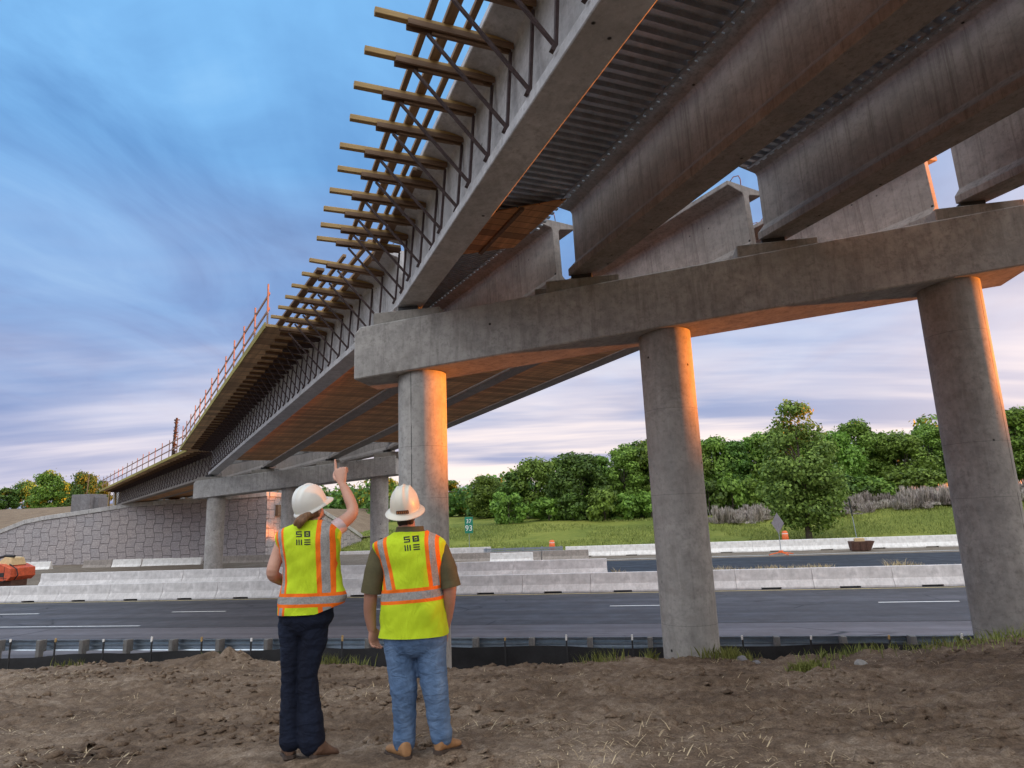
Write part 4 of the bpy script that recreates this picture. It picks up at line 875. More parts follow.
# ragged upright post behind the far railing
s, zt = at_k(174, 418, 66); s, zb = at_k(171, 470, 66)
th = empty('ragged_post', T(SK(s, 66, zb-1)), 'dark ragged upright post rising behind the far bridge railing', 'post'); hh = zt-zb+1
mb = MB(); mb.tube([(0, 0, 0), (.15, 0, hh*.6), (.32, 0, hh)], [.16, .15, .12], 8); mb.build('pole', M['charred'], th)
mb = MB()
for i in range(150):
    t = random.random(); a = random.random()*6.28; p = Vector((.15+.2*t, 0, hh*(.1+.9*t))); mb.bar(p, p+Vector((math.cos(a)*.3, math.sin(a)*.3, random.uniform(-.1, .12))), .13, .05)
mb.build('ragged_wrap', M['charred'], th)
# ------------------------------------------------------------------ the two people
M['skin'] = plain('skin', (.50, .27, .19), .5, 0, .08, 14, .05)
M['skin_tan'] = plain('tanned_skin', (.42, .215, .15), .5, 0, .1, 14, .05)
M['hair_dark'] = plain('dark_hair', (.018, .012, .010), .6, 0, .4, 40, .3, grain=(1, 1, .2))
M['hair_fair'] = plain('fair_brown_hair', (.17, .085, .038), .55, 0, .5, 60, .5, grain=(1, 1, .25))
M['hat'] = plain('ivory_hard_hat', (.66, .62, .52), .35, 0, .04, 4, .02)
M['hat_white'] = plain('white_hard_hat', (.68, .67, .62), .35, 0, .04, 4, .02)
M['olive'] = plain('olive_shirt', (.085, .075, .035), .9, 0, .2, 12, .2)
M['shirt_pale'] = plain('pale_shirt', (.55, .42, .42), .9, 0, .1, 12, .2)
M['boot'] = plain('tan_boot_leather', (.30, .155, .065), .7, 0, .3, 14, .2)
M['boot_brown'] = plain('brown_boot_leather', (.115, .06, .035), .7, 0, .3, 14, .2)
M['sole'] = plain('boot_sole', (.06, .04, .03), .85, 0, .2, 9)
M['ink'] = plain('black_print', (.012, .012, .012), .7, 0, .1, 5, 0)
M['sticker'] = plain('brown_sticker', (.11, .035, .02), .5, 0, .1, 5, 0); M['sticker_mark'] = plain('orange_sticker_mark', (.5, .2, .07), .5, 0, .1, 5, 0)
def denim(name, a, b, wash):
    t = NT(name); v = t.coord(); n1 = t.noise(t.coord(scale=(1, 1, .4)), 4.5, 5, .6, .6); n2 = t.noise(v, 9, 4, .6); n3 = t.noise(v, 260, 2);
    base = t.ramp(n1, [(.3, a), (.58, b), (.78, wash)]); base = t.mix(t.math('MULTIPLY', n3, .3), base, tuple(x*.55 for x in a)); t.col(base, .92, 0, .2)
    fold = t.noise(t.coord(scale=(1, 1, 1.9)), 7.5, 3, .5, 1.6); t.bump(t.math('ADD', t.math('MULTIPLY', fold, 1.0), t.math('ADD', t.math('MULTIPLY', n2, .5), t.math('MULTIPLY', n3, .04))), .6, .03); return t.m
M['jeans'] = denim('faded_blue_denim', (.06, .11, .205), (.15, .235, .38), (.30, .40, .54)); M['jeans_dark'] = denim('dark_navy_denim', (.008, .010, .020), (.014, .020, .040), (.035, .05, .085))
def vest_mat(name, stripes, band, clip):
    # stripes: (x at z0, z0, slope dx/dz, curve, half grey, half total); band: (z, slope dz/dx, half grey, half total)
    t = NT(name); xyz = t.n('SeparateXYZ'); t.l(t.coord(), xyz.inputs[0]); x, y, z = xyz.outputs; v = t.coord()
    n1 = t.noise(v, 5, 4, .6); mesh_ = t.noise(v, 220, 2)
    base = t.ramp(n1, [(.3, (.42, .56, .014)), (.7, (.56, .73, .028))]); base = t.mix(t.math('MULTIPLY', mesh_, .25), base, (.36, .50, .01))
    org = (.85, .16, .012); gry = t.ramp(t.noise(v, 90, 2), [(.3, (.24, .235, .23)), (.7, (.34, .33, .32))])
    def lay(base, d, hg, ht, lim=None):
        o = t.math('LESS_THAN', d, ht); g = t.math('LESS_THAN', d, hg)
        if lim is not None: k_ = t.math('GREATER_THAN', z, lim); o = t.math('MULTIPLY', o, k_); g = t.math('MULTIPLY', g, k_)
        return t.mix(g, t.mix(o, base, org), gry)
    for x0, z0, sl, cv, hg, ht in stripes:
        dz = t.math('SUBTRACT', z, z0); c = t.math('ADD', t.math('ADD', t.math('MULTIPLY', dz, sl), t.math('MULTIPLY', t.math('MULTIPLY', dz, dz), cv)), x0)
        base = lay(base, t.math('ABSOLUTE', t.math('SUBTRACT', x, c)), hg, ht, band[0] if clip else None)
    zb, sl, hg, ht = band; d = t.math('ABSOLUTE', t.math('SUBTRACT', z, t.math('ADD', zb, t.math('MULTIPLY', x, sl)))); base = lay(base, d, hg, ht)
    t.col(base, .85, 0, .25); t.bump(t.math('ADD', t.noise(t.coord(scale=(1.3, 1.3, .6)), 6, 3, .5, .8), t.math('MULTIPLY', mesh_, .06)), .9, .03); return t.m

def catmull(P, k=5):
    P = [Vector(p) for p in P]; out = []
    for i in range(len(P)-1):
        a, b, c, d = P[max(i-1, 0)], P[i], P[i+1], P[min(i+2, len(P)-1)]
        for j in range(k):
            t = j/k; out.append(.5*((2*b)+(c-a)*t+(2*a-5*b+4*c-d)*t*t+(3*b-a-3*c+d)*t**3))
    out.append(P[-1]); return out
def limb(mb, pts, rads, n=18, k=5):
    """tapered round-ended limb through joints; radius may be a number"""
    rv = catmull([Vector((r, 0, 0)) if not isinstance(r, tuple) else Vector((r[0], r[1], 0)) for r in rads], k); pv = catmull(pts, k)
    rr = [(q.x, q.y or q.x) for q in rv]
    d0 = (pv[0]-pv[1]).normalized(); d1 = (pv[-1]-pv[-2]).normalized(); r0, r1 = rr[0], rr[-1]
    pv = [pv[0]+d0*r0[1]*.85, pv[0]+d0*r0[1]*.55]+pv+[pv[-1]+d1*r1[1]*.55, pv[-1]+d1*r1[1]*.85]
    rr = [(r0[0]*.45, r0[1]*.45), (r0[0]*.82, r0[1]*.82)]+rr+[(r1[0]*.82, r1[1]*.82), (r1[0]*.45, r1[1]*.45)]
    mb.tube(pv, rr, n)
def ell(c, rx, ry, n=40, e=2.3, yaw=0.0):
    out = []
    for a in range(n):
        t = 2*math.pi*a/n; ct, st = math.cos(t), math.sin(t); x = rx*math.copysign(abs(ct)**(2/e), ct); y = ry*math.copysign(abs(st)**(2/e), st)
        out.append(Vector((c[0]+x*math.cos(yaw)-y*math.sin(yaw), c[1]+x*math.sin(yaw)+y*math.cos(yaw), c[2])))
    return out
def trunk(mb, rings, n=40, k=4, cap=True, e=2.3):        # rings: (cx, cy, cz, rx, ry)
    A = catmull([r[:3] for r in rings], k); B = catmull([(r[3], r[4], 0) for r in rings], k)
    return mb.loft([ell(a, b.x, b.y, n, e) for a, b in zip(A, B)], cap)
def ball(mb, c, r, M_=None, n=20):
    c = Vector(c); rings = []
    for i in range(1, n//2):
        t = math.pi*i/(n//2); rings.append([c+Vector((r[0]*math.sin(t)*math.cos(2*math.pi*a/n), r[1]*math.sin(t)*math.sin(2*math.pi*a/n), -r[2]*math.cos(t))) for a in range(n)])
    if M_ is not None: rings = [[M_ @ p for p in q] for q in rings]
    mb.loft(rings)
def hand(mb, wrist, d, n, s, curls=(.45, .5, .55, .6), size=1.0):
    d = Vector(d).normalized(); n = Vector(n); n = (n-d*n.dot(d)).normalized(); s = Vector(s); s = (s-d*s.dot(d)-n*s.dot(n)).normalized(); w = Vector(wrist)
    rows = []
    for q, a, b in ((-.01, .026, .022), (.02, .034, .021), (.055, .042, .019), (.088, .042, .015), (.096, .036, .010)):
        rows.append([w+d*q*size+s*(math.cos(2*math.pi*i/16)*a*size)+n*(math.sin(2*math.pi*i/16)*b*size) for i in range(16)])
    mb.loft(rows)
    for off, ln, c in zip((.031, .011, -.010, -.030), (.073, .081, .075, .059), curls):
        p = w+d*.085*size+s*off*size; pts = [p-d*.015, p]; ang = 0
        for seg in (.46, .31, .25):
            ang += c; p = p+(d*math.cos(ang)+n*math.sin(ang))*ln*seg*size; pts.append(p)
        limb(mb, pts, [.0098*size, .0098*size, .009*size, .008*size, .0068*size], 10, 3)
    p = w+d*.018*size+s*.024*size; limb(mb, [p, p+(d*.65+s*.65+n*.2)*.036*size, p+(d*.9+s*.55+n*.5)*.066*size, p+(d*1.1+s*.35+n*.7)*.085*size], [.014, .0125, .0105, .008], 10, 3)
def wrinkle(me, amp, fr, fz, seed, lo=-9, hi=9):
    me.update(); co = np.empty(len(me.vertices)*3); me.vertices.foreach_get('co', co); no = np.empty(len(me.vertices)*3); me.vertices.foreach_get('normal', no); co = co.reshape(-1, 3); no = no.reshape(-1, 3)
    for i in range(len(co)):
        p = co[i]; h = mnoise.noise(Vector((p[0]*fr+seed, p[1]*fr, p[2]*fz+p[0]*3)))+.5*mnoise.noise(Vector((p[0]*fr*2.1, p[1]*fr*2.1+seed, p[2]*fz*2.3-p[0]*6))); co[i] = p+no[i]*h*amp
    me.vertices.foreach_set('co', co.ravel()); me.update()
def boot(heel, toe, shaft_top, mat, parent, base, r=.05):
    heel, toe = Vector(heel), Vector(toe); f = (toe-heel); L = f.length; f.normalize(); s = Vector((f.y, -f.x, 0)).normalized(); up = s.cross(f); up = up if up.z > 0 else -up
    mb = MB(); rows = []
    for q, w, h0, h1 in ((.0, .022, .012, .06), (.03, .034, .006, .10), (.12, .036, .006, .115), (.30, .037, .008, .115), (.48, .042, .010, .085), (.70, .049, .010, .066), (.88, .042, .012, .056), (.98, .024, .016, .042)):
        c = heel+f*L*q; rows.append([c+s*w*math.copysign(abs(math.cos(t))**.8, math.cos(t))+up*((h0+h1)/2+(h1-h0)/2*math.sin(t)) for t in [2*math.pi*i/20 for i in range(20)]])
    mb.loft(rows); a = heel+f*L*.18; limb(mb, [a+up*.05, Vector(shaft_top)], [.042, .046], 16)
    mb.v = [tuple(Vector(p)-base) for p in mb.v]; me = remesh(mb, .006, 3); o = link('boot', me, M[mat], parent, smooth=True)
    mb = MB(); out = []
    for q, w in ((-.03, .02), (.0, .03), (.05, .039), (.3, .040), (.5, .045), (.72, .054), (.9, .046), (1.0, .026)):
        out.append((q, w))
    ring = [heel+f*L*q+s*w for q, w in out]+[heel+f*L*q-s*w for q, w in reversed(out)]; mb.loft([[p-base-up*.004 for p in ring], [p-base+up*.018 for p in ring]]); mb.build('sole', M['sole'], o, smooth=False)
    return o
def emblem(vest_o, base, cx, cy, w, h, Yd, tilt):
    """four block letters in a square, printed on the back"""
    deps = BVHTree.FromPolygons([v.co.copy() for v in vest_o.data.vertices], [tuple(p.vertices) for p in vest_o.data.polygons])
    rects = [(0, .0, .40, .08), (0, .165, .40, .08), (0, .33, .40, .08), (0, .06, .08, .12), (.32, .22, .08, .12),      # S
             (.56, 0, .42, .09), (.56, .32, .42, .09), (.56, .08, .12, .26), (.86, .08, .12, .26), (.71, .17, .12, .10),   # A in a square
             (.0, .58, .08, .40), (.16, .58, .08, .40), (.32, .58, .08, .40),                                              # M on its side
             (.56, .58, .42, .08), (.56, .74, .42, .08), (.56, .90, .42, .08)]                                              # E
    mb = MB()
    for x, y, a, b in rects:
        nx, ny = max(1, round(a/.1)), max(1, round(b/.1)); g = {}
        for i in range(nx+1):
            for j in range(ny+1):
                u = (x+a*i/nx-.49)*w; v = (y+b*j/ny-.49)*h; px = cx+u*math.cos(tilt)+v*math.sin(tilt); py = cy-u*math.sin(tilt)+v*math.cos(tilt)
                r = ray(px, py).normalized(); hit, nrm, idx, dist = deps.ray_cast(CAM-base, r, 50)
                if hit is None: hit, nrm = Vector(at(px, py, Yd))-base, Vector((0, -1, 0))
                nrm = nrm if nrm.dot(r) < 0 else -nrm; g[i, j] = hit+nrm*.0025
        for i in range(nx):
            for j in range(ny): mb.add([g[i, j], g[i+1, j], g[i+1, j+1], g[i, j+1]], [(0, 1, 2, 3)])
    mb.build('emblem', M['ink'], vest_o, recalc=False)
def hat(parent, c, fwd, up, full, mat, base, dims=(.112, .138, .150), rim=.04):
    f = Vector(fwd).normalized(); u = Vector(up); u = (u-f*u.dot(f)).normalized(); s = f.cross(u); Mx = frame(Vector(c)-base, s, f, u); ax, ay, hz = dims; n = 72
    rows = []
    def ring(q, z, ridge):
        o = []
        for i in range(n):
            t = 2*math.pi*i/n; x, y = ax*q*math.cos(t), ay*q*math.sin(t); e = 0
            for cx_ in (-.045, 0, .045): e = max(e, math.exp(-((x-cx_)/.010)**2))
            o.append(Vector((x, y, z+ridge*e)))
        return o
    prof = [(math.sin(math.pi/2*k/14)**.88, hz*math.cos(math.pi/2*k/14)**.92) for k in range(14, 0, -1)]
    brim = []
    for k in range(7):
        t = k/6; o = []
        for i in range(n):
            a = 2*math.pi*i/n; ext = rim if full else .010+.055*max(0, math.sin(a))**3
            x, y = (ax+ext*t)*math.cos(a), (ay+ext*t)*math.sin(a); o.append(Vector((x, y, -.012-(.022 if full else .012+.02*max(0, math.sin(a)))*t**1.6)))
        brim.append(o)
    rows = list(reversed(brim))+[ring(1.0, .0, 0)]+[ring(q, z+.004, .010*min(1, (z/hz)*2.2)) for q, z in prof[1:]]
    mb = MB(); mb.loft(rows, False); tip = ring(.02, hz+.005, .009); b = len(mb.v); mb.v += [tuple(p) for p in tip]; l = b-n
    mb.f += [(l+i, l+(i+1) % n, b+(i+1) % n, b+i) for i in range(n)]+[tuple(range(b, b+n))]; mb.m += [0]*(n+1)
    under = [[p-Vector((0, 0, .004)) for p in r] for r in brim]; mb.loft(list(under), False)
    mb.v = [tuple(Mx @ Vector(p)) for p in mb.v]; o = mb.build('hard_hat', M[mat], parent, smooth=True)
    if full:
        mb = MB(); 
        mb.add([Mx @ Vector(p) for p in ((-.044, -ay*.965, .002), (.044, -ay*.965, .002), (.042, -ay*.972-.0, .028), (-.042, -ay*.972, .028))], [(0, 1, 2, 3)]); mb.v = [tuple(Vector(p)-f*.018) for p in mb.v]; mb.build('sticker', M['sticker'], o)
        mb = MB()
        for x in (-.027, 0, .027):
            for dx, z0, z1 in ((-.008, .008, .022), (.006, .008, .022)): mb.add([Mx @ Vector((x+dx-.003, -ay*.97, z0)), Mx @ Vector((x+dx+.003, -ay*.97, z0)), Mx @ Vector((x+dx+.003, -ay*.97, z1)), Mx @ Vector((x+dx-.003, -ay*.97, z1))], [(0, 1, 2, 3)])
        mb.v = [tuple(Vector(p)-f*.0205) for p in mb.v]; mb.build('sticker_marks', M['sticker_mark'], o)
    return o
def person(spec):
    Y = spec['Y']; P = lambda px, py, dy=0.0: at(px, py, Y+dy)
    g = P(*spec['foot']); base = Vector((g.x, g.y, dz1(g.x, g.y))); loc = lambda p: Vector(p)-base
    sc = lambda px0, px1, py: (P(px1, py)-P(px0, py)).x
    def rings(rows, grow=0.0, dgrow=0.0):
        out = []
        for py, xl, xr, ry, dy in rows:
            a, b = P(xl, py, dy), P(xr, py, dy); c = (a+b)/2-base; out.append((c.x, c.y, c.z, (b-a).length/2+grow, ry+dgrow))
        return out
    # body: one continuous skin
    mb = MB(); trunk(mb, rings(spec['torso'], -.016, -.016))
    for pts, rad in spec['arms']: limb(mb, [loc(P(*p)) for p in pts], rad)
    for pts, rad in spec['legs']: limb(mb, [loc(P(*p)) for p in pts], rad)
    hc = loc(P(*spec['head'])); f = Vector(spec['fwd']).normalized(); u = Vector(spec['up']); u = (u-f*u.dot(f)).normalized(); s = f.cross(u); HM = frame(hc, s, f, u)
    limb(mb, [loc(P(*spec['neck'])), hc-u*.05], [.060*spec['k'], .056*spec['k']])
    k = spec['k']
    ball(mb, (0, -.005, .02), (.074*k, .094*k, .105*k), HM); ball(mb, (0, .025, -.055), (.056*k, .066*k, .065*k), HM); ball(mb, (0, .096*k, -.015), (.013, .018, .026), HM, 12); ball(mb, (0, .088*k, -.062), (.024, .012, .010), HM, 12); ball(mb, (0, .083*k, -.098), (.022, .018, .016), HM, 12)
    for q in (-1, 1): ball(mb, (q*.076*k, -.008, -.012), (.010, .020, .032), HM, 12); ball(mb, (q*.031, .085*k, .012), (.014, .008, .009), HM, 12)
    for h in spec['hands']: hand(mb, loc(P(*h[0])), *h[1:])
    body = link('person', remesh(mb, .0042, 2), M[spec['skin']], smooth=True); body.location = base
    tag(body, spec['label'], 'person', None)
    # trousers
    mb = MB(); trunk(mb, rings(spec['hips']))
    for pts, rad in spec['jeans']: limb(mb, [loc(P(*p)) for p in pts], rad, 22)
    me = remesh(mb, .008, 10, .6); wrinkle(me, .006, 6.5, 11, 3.1); wrinkle(me, .004, 14, 26, 8.3); link('jeans', me, M[spec['denim']], body, smooth=True)
    for heel, toe, top in spec['boots']:
        hz = P(*heel); tz = P(*toe); zz = lambda q: Vector((q.x, q.y, dz1(q.x, q.y)+.006)); boot(zz(hz), zz(tz), P(*top), spec['boot_mat'], body, base)
    # shirt sleeves and collar
    for pts, rad in spec['sleeves']:
        mb = MB(); pv = catmull([loc(P(*p)) for p in pts], 5); rv = [q.x for q in catmull([(r, 0, 0) for r in rad], 5)]; mb.tube(pv, rv, 22, False)
        inner = MB(); mb.tube(list(reversed(pv[-4:])), [r*.93 for r in reversed(rv[-4:])], 22, False)
        me = mb.mesh('sleeve'); wrinkle(me, .006, 11, 14, 5.7); link('sleeve', me, M[spec['shirt']], body, smooth=True)
    if spec.get('collar'):
        mb = MB(); trunk(mb, rings(spec['collar']), 32, 3, False, 2.0); mb.build('collar', M[spec['shirt']], body, smooth=True)
    # vest
    mb = MB(); trunk(mb, rings(spec['vest']), 96, 7, False, 2.5); me = mb.mesh('vest')
    if spec.get('flare'): spec['flare'](me, base)
    wrinkle(me, .016, 4.6, 5.2, spec['seed']); wrinkle(me, .006, 12, 9, spec['seed']+2)
    st = []
    for (xa, ya), (xb, yb_), cv, hg, ht in spec['stripes']:
        a, b = loc(P(xa, ya)), loc(P(xb, yb_)); st.append((a.x, a.z, (b.x-a.x)/(b.z-a.z)-cv*(b.z-a.z), cv, hg, ht))
    (xa, ya), (xb, yb_), hg, ht = spec['band']; a, b = loc(P(xa, ya)), loc(P(xb, yb_)); sl = (b.z-a.z)/(b.x-a.x)
    vest = link('safety_vest', me, vest_mat(spec['vest_name'], st, (a.z-a.x*sl, sl, hg, ht), spec['full']), body, smooth=True)
    emblem(vest, base, *spec['emblem'])
    hm = MB(); spec['hair'](hm, HM, lambda *p: loc(P(*p))); me = remesh(hm, .006, 2); wrinkle(me, .004, 30, 12, 1.1); link('hair', me, M[spec['hair_mat']], body, smooth=True)
    hat(body, P(*spec['hat']), f, u, spec['full'], spec['hat_mat'], base, **spec.get('hat_kw', {}))
    return body, P, base
def hair_man(mb, HM, P): ball(mb, (0, -.022, .012), (.081, .088, .100), HM); ball(mb, (0, -.055, -.050), (.060, .040, .042), HM)
man = dict(Y=4.75, foot=(423, 757), label='person in blue jeans and olive shirt, arms hanging, wearing a wide-brimmed hard hat', k=1.03, skin='skin_tan', seed=2.2,
    torso=[(645, 384, 443, .13, 0), (620, 382, 446, .135, 0), (590, 383, 444, .14, 0), (568, 380, 446, .145, 0), (552, 376, 446, .145, 0), (543, 379, 442, .125, 0), (536, 389, 432, .095, .0), (530, 396, 424, .07, .01)],
    arms=[([(382, 548), (373, 572), (371, 592, -.02), (370, 612, .03), (372, 629, .06)], [.062, .056, .047, .043, .031]), ([(438, 548), (447, 570), (449.5, 590, -.01), (447.5, 612, .06), (445, 628, .10)], [.062, .056, .047, .042, .031])],
    legs=[([(399, 640), (402, 690), (404, 742)], [.085, .058, .045]), ([(431, 640), (436, 690), (441, 738)], [.085, .058, .045])],
    head=(405.5, 512, .03), neck=(407, 532, .01), fwd=(-.05, .93, .36), up=(-.03, -.2, 1),
    hands=[((372.5, 628, .06), (.06, .10, -1), (.75, -.55, .1), (.55, .8, 0), (.45, .5, .55, .6)), ((445.5, 627, .10), (-.05, .12, -1), (-.9, -.3, .1), (-.3, .9, 0), (.4, .5, .55, .6))],
    hips=[(655, 396, 436, .08, 0), (650, 388, 443, .115, 0), (640, 384, 446, .135, 0), (626, 382.5, 445, .138, 0), (613, 384, 443, .13, 0)], denim='jeans',
    jeans=[([(399.5, 645), (402, 670), (404, 692, -.015), (404.5, 716), (404.5, 734), (404.5, 741.5)], [.108, .098, .088, .079, .075, .076]), ([(430.5, 645), (432.5, 670), (435, 690, -.015), (438.5, 714), (441, 729), (441.5, 736)], [.108, .098, .088, .078, .073, .074])],
    boots=[((408, 758, -.09), (389, 750, .15), (404.5, 741)), ((436.5, 755, -.06), (459.5, 750, .13), (441, 736))], boot_mat='boot',
    sleeves=[([(387, 543), (381, 552), (376.5, 566, -.015), (373.5, 580, -.02), (371.5, 593, -.02)], [.060, .070, .072, .071, .074]), ([(435, 543), (440, 552), (445, 565, -.01), (448.5, 577, -.01), (450.5, 587, -.01)], [.060, .068, .070, .069, .073])], shirt='olive',
    collar=[(537, 390, 431, .09, 0), (532, 395, 425, .075, .0), (526.5, 396.5, 423.5, .068, .01)],
    vest=[(635, 379.5, 447.5, .160, 0), (622, 380.5, 446.5, .158, 0), (605, 382, 445, .156, 0), (588, 384, 443, .156, 0), (572, 384, 442.5, .158, 0), (560, 380, 444, .158, 0), (550, 375.5, 446, .152, 0), (543, 374, 445.5, .140, 0), (538.5, 379, 440, .118, 0), (534.5, 387, 432, .092, 0), (531.5, 393, 426.5, .078, 0)],
    stripes=[((382.7, 541), (392.4, 586), 0, .0205, .047), ((433.5, 541), (438.5, 586), 0, .0205, .047)], band=((384, 596), (443, 590.8), .0255, .048), vest_name='man_vest_fabric',
    emblem=(411.8, 543.3, 15.5, 14.5, 4.6, .10), hair=hair_man, hair_mat='hair_dark', hat=(404.8, 507, .02), full=True, hat_mat='hat', hat_kw=dict(dims=(.104, .132, .150), rim=.036))
def hair_woman(mb, HM, P):
    ball(mb, (0, -.024, .008), (.084, .090, .104), HM); ball(mb, (0, -.06, -.045), (.062, .045, .05), HM)
    limb(mb, [P(311, 514, -.07), P(305, 517, -.095), P(299.5, 520, -.11), P(296, 524, -.105)], [.022, .028, .028, .019]); limb(mb, [P(306, 517, -.09), P(302, 521, -.115), P(299, 527, -.11)], [.022, .026, .014])
def flare(me, base):                                   # the hem swings out on the right side
    for v in me.vertices:
        w = v.co+base; 
        z0 = at(340, 560, 4.8).z; z1 = at(340, 606, 4.8).z; t = max(0, min(1, (z0-w.z)/(z0-z1))); xr = max(0, (v.co.x-.09)/.12)
        if xr > 0: v.co.x += .045*t*t*xr; v.co.y -= .02*t*xr; v.co.z += .055*t*t*min(1, xr)
    me.update()
woman = dict(Y=4.8, foot=(305, 748), label='person in dark jeans pointing up at the bridge with a bare right arm', k=.96, skin='skin', seed=6.4,
    torso=[(624, 290, 323, .085, 0), (605, 285, 333, .11, 0), (580, 285, 336, .11, 0), (558, 284, 336, .12, 0), (543, 281, 336, .12, 0), (534, 283, 334, .105, 0), (527, 291, 328, .08, 0), (521, 300, 322, .06, 0)],
    arms=[([(285, 538), (277.5, 556, -.02), (272.5, 573, -.05), (279, 579, .06), (287, 583, .17)], [.052, .047, .042, .038, .028]), ([(331, 534), (341, 524, .08), (352.5, 512.5, .14), (348.6, 497, .19), (342, 483.5, .215)], [.052, .050, .043, .040, .027])],
    legs=[([(293, 624), (290.5, 676), (290.5, 738)], [.060, .044, .040]), ([(314, 624), (309, 676), (311, 738)], [.062, .046, .040])],
    head=(311, 508.5, .02), neck=(311, 524, .0), fwd=(.40, .78, .47), up=(-.24, -.40, .9),
    hands=[((287, 583, .17), (.25, 1, -.1), (.9, -.2, 0), (0, .1, 1), (.5, .6, .6, .6)), ((341.8, 482.5, .215), (-.16, .16, 1), (.15, 1, .0), (-1, .2, 0), (.03, 1.0, 1.1, 1.2), 1.17)],
    hips=[(634, 291, 321, .07, 0), (628, 284, 328, .10, 0), (619, 280, 333, .125, 0), (608, 280, 333, .125, 0), (594, 283, 332, .112, 0)], denim='jeans_dark',
    jeans=[([(291.5, 622), (290.8, 640), (290, 668, -.01), (289.5, 692), (290, 722), (290.5, 741)], [.090, .080, .0585, .060, .070, .074]), ([(315.5, 622), (313.5, 642), (308.5, 670, -.01), (309, 694), (311, 722), (311.5, 742)], [.094, .088, .070, .068, .082, .088])],
    boots=[((290, 747, -.04), (288, 742, .18), (290.5, 738)), ((312, 749, -.05), (337, 742.5, .12), (311.5, 738))], boot_mat='boot_brown',
    sleeves=[([(327, 533, .0), (333, 531, .03), (337.5, 527.5, .06), (341, 524.5, .08)], [.052, .062, .062, .061])], shirt='shirt_pale',
    vest=[(612.5, 277.5, 338, .148, 0), (602, 278, 341.5, .148, 0), (590, 279.5, 341.5, .142, 0), (575, 282, 341, .138, 0), (560, 282, 340, .140, 0), (548, 279, 339.5, .142, 0), (538, 276.5, 339.5, .134, 0), (531.5, 277.5, 338, .116, 0), (527, 284, 334.5, .096, 0), (523, 293, 328, .078, 0), (520.5, 299, 323, .066, 0)],
    stripes=[((284.3, 536), (288.0, 585), -.25, .0135, .030), ((328.8, 525), (331.3, 590), 0, .0275, .060)], band=((279, 599), (334, 597.5), .024, .046), vest_name='woman_vest_fabric', flare=flare,
    emblem=(303.3, 538.2, 14.5, 14, 4.65, .02), hair=hair_woman, hair_mat='hair_fair', hat=(310.2, 504.5, .015), full=False, hat_mat='hat_white', hat_kw=dict(dims=(.106, .132, .140)))
for spec in (man, woman): person(spec)
# ------------------------------------------------------------------ sky, sun, camera
SUN_AZ, SUN_EL = R(81), R(2.0)
sdir = Vector((math.sin(SUN_AZ)*math.cos(SUN_EL), math.cos(SUN_AZ)*math.cos(SUN_EL), math.sin(SUN_EL)))
sun = bpy.data.lights.new('sun', 'SUN'); sun.energy = 3.5; sun.angle = R(.6); sun.color = (1, .25, .02)
so = bpy.data.objects.new('sun', sun); COL.objects.link(so); so.rotation_euler = sdir.to_track_quat('Z', 'Y').to_euler()
w = bpy.data.worlds.new('World'); scene.world = w; w.use_nodes = True; nt = w.node_tree; nt.nodes.clear()
def wn(typ, **kw):
    nd = nt.nodes.new('ShaderNode'+typ)
    for k, v in kw.items(): setattr(nd, k, v)
    return nd
def wl(a, b): nt.links.new(a, b)
def wset(s, v):
    if hasattr(v, 'links'): wl(v, s)
    else: s.default_value = v
def wm(op, a, b=0.0, clamp=False):
    n_ = wn('Math', operation=op); n_.use_clamp = clamp; wset(n_.inputs[0], a); wset(n_.inputs[1], b); return n_.outputs[0]
def wmix(f, a, b, mode='MIX'):
    n_ = wn('Mix', data_type='RGBA', blend_type=mode); wset(n_.inputs[0], f)
    wset(n_.inputs[6], (*a, 1) if isinstance(a, tuple) else a); wset(n_.inputs[7], (*b, 1) if isinstance(b, tuple) else b); return n_.outputs[2]
def wramp(f, st):
    n_ = wn('ValToRGB'); cr = n_.color_ramp
    while len(cr.elements) < len(st): cr.elements.new(.5)
    for e, (p, c) in zip(cr.elements, st): e.position = p; e.color = (c, c, c, 1) if isinstance(c, (int, float)) else (*c, 1)
    wl(f, n_.inputs[0]); return n_.outputs[0]
sky = wn('TexSky'); sky.sky_type = 'NISHITA'; sky.sun_disc = False; sky.sun_elevation = SUN_EL; sky.sun_rotation = SUN_AZ; sky.altitude = 100; sky.air_density = 1.0; sky.dust_density = 1.0; sky.ozone_density = 2.0
tc = wn('TexCoord'); sx = wn('SeparateXYZ'); wl(tc.outputs['Generated'], sx.inputs[0]); X_, Y_, Z_ = sx.outputs
zc = wm('ADD', wm('MAXIMUM', Z_, 0.0), .11); cp = wn('CombineXYZ'); wl(wm('DIVIDE', X_, zc), cp.inputs[0]); wl(wm('DIVIDE', Y_, zc), cp.inputs[1])
def cloud(scale, rot, sc, detail, dist, loc=(0, 0, 0)):
    mp = wn('Mapping'); mp.inputs['Rotation'].default_value = (0, 0, rot); mp.inputs['Scale'].default_value = sc; mp.inputs['Location'].default_value = loc; wl(cp.outputs[0], mp.inputs[0])
    n_ = wn('TexNoise'); n_.inputs['Scale'].default_value = scale; n_.inputs['Detail'].default_value = detail; n_.inputs['Roughness'].default_value = .56; n_.inputs['Distortion'].default_value = dist; wl(mp.outputs[0], n_.inputs['Vector']); return n_.outputs[0]
n1 = cloud(.62, R(-38), (1, .62, 1), 6, .9, (.8, 1.7, 0)); n2 = cloud(1.9, R(-50), (1, .55, 1), 6, 1.2, (2, 5, 0)); n3 = cloud(.9, R(4), (.28, 1, 1), 5, .3, (1.2, 3.3, 0))
f12 = wm('ADD', wm('MULTIPLY', n1, .6), wm('MULTIPLY', n2, .4))
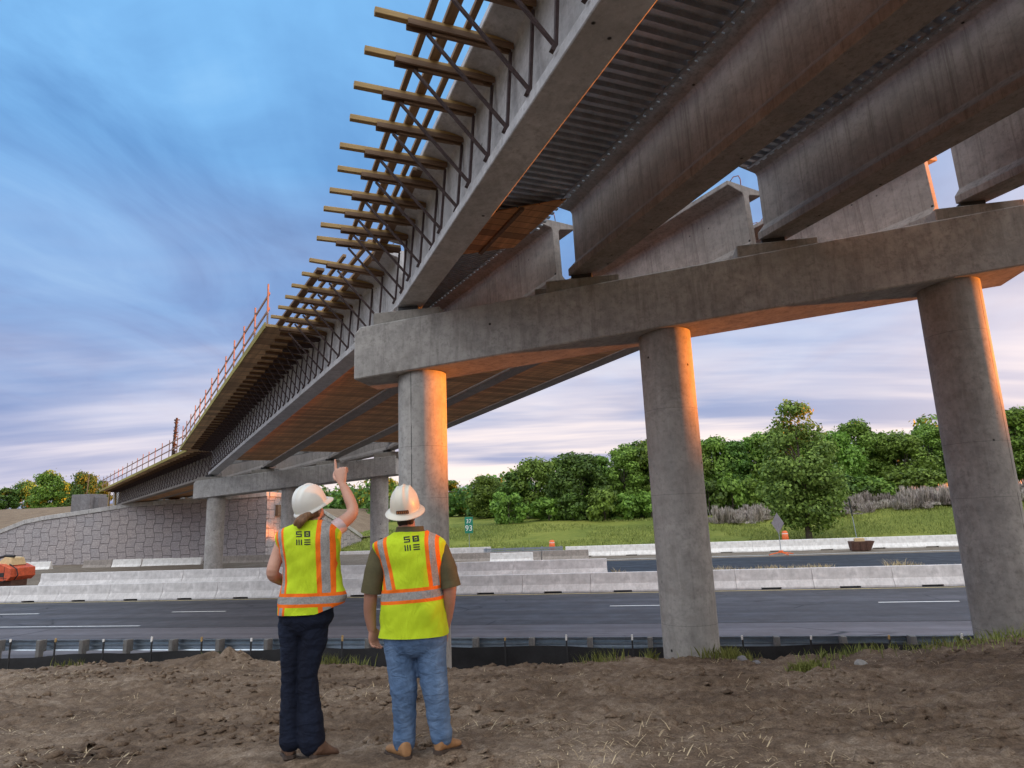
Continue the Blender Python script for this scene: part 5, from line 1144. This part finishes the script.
# cloud colour: slate blue folds to pale blue high up, mauve and cream near the horizon
high = wramp(f12, [(.35, (.085, .21, .48)), (.45, (.15, .34, .68)), (.54, (.21, .47, .85)), (.66, (.36, .66, 1.0))])
low = wramp(n3, [(.36, (.27, .33, .58)), (.48, (.43, .46, .68)), (.57, (.66, .64, .80)), (.68, (.92, .84, .88))])
high = wmix(wramp(Z_, [(.42, 0.0), (.75, .55)]), high, (.25, .62, 1.05))
el = wramp(Z_, [(.0, 0.0), (.10, .04), (.27, .55), (.48, 1.0)])
c = wmix(el, low, high)
# band of bright cream cloud low on the right, and the warm sky round the setting sun
az = wn('VectorMath', operation='DOT_PRODUCT'); wl(tc.outputs['Generated'], az.inputs[0]); az.inputs[1].default_value = tuple(sdir)
glow = wm('POWER', wm('MAXIMUM', az.outputs['Value'], 0.0), 5.0)
lowb = wramp(Z_, [(.0, 1.0), (.10, .85), (.19, .25), (.30, 0.0)])
side = wramp(wm('ADD', wm('MULTIPLY', X_, .5), .5), [(.18, .12), (.50, 1.0)])
c = wmix(wm('MULTIPLY', wm('MULTIPLY', lowb, side), wramp(n3, [(.40, .15), (.58, 1.0)])), c, (1.22, 1.03, .93))
c = wmix(wm('MULTIPLY', glow, .8), c, (2.6, 1.9, 1.35))
back = wramp(Y_, [(.0, 1.0), (.45, 0.0)])                       # added brightness in the unseen sky behind the camera, lighting the front faces
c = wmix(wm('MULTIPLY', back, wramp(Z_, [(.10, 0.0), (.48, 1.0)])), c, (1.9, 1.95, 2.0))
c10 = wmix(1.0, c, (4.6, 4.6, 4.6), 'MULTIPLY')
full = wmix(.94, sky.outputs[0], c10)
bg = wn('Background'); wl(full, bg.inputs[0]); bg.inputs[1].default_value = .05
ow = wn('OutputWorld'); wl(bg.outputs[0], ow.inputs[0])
cam = bpy.data.cameras.new('camera'); cam.sensor_width = 36; cam.lens = FPX/1024*36; cam.clip_end = 6000; cam.clip_start = .05
co = bpy.data.objects.new('camera', cam); COL.objects.link(co)
co.matrix_world = T(CAM) @ Matrix.Rotation(math.pi/2+PITCH, 4, 'X') @ Matrix.Rotation(-ROLL, 4, 'Z')
scene.camera = co
vs = scene.view_settings; vs.view_transform = 'Standard'; vs.look = 'None'; vs.gamma = 1; vs.exposure = 2.2; vs.use_curve_mapping = False
scene.cycles.max_bounces = 8; scene.cycles.diffuse_bounces = 5; scene.cycles.use_denoising = True
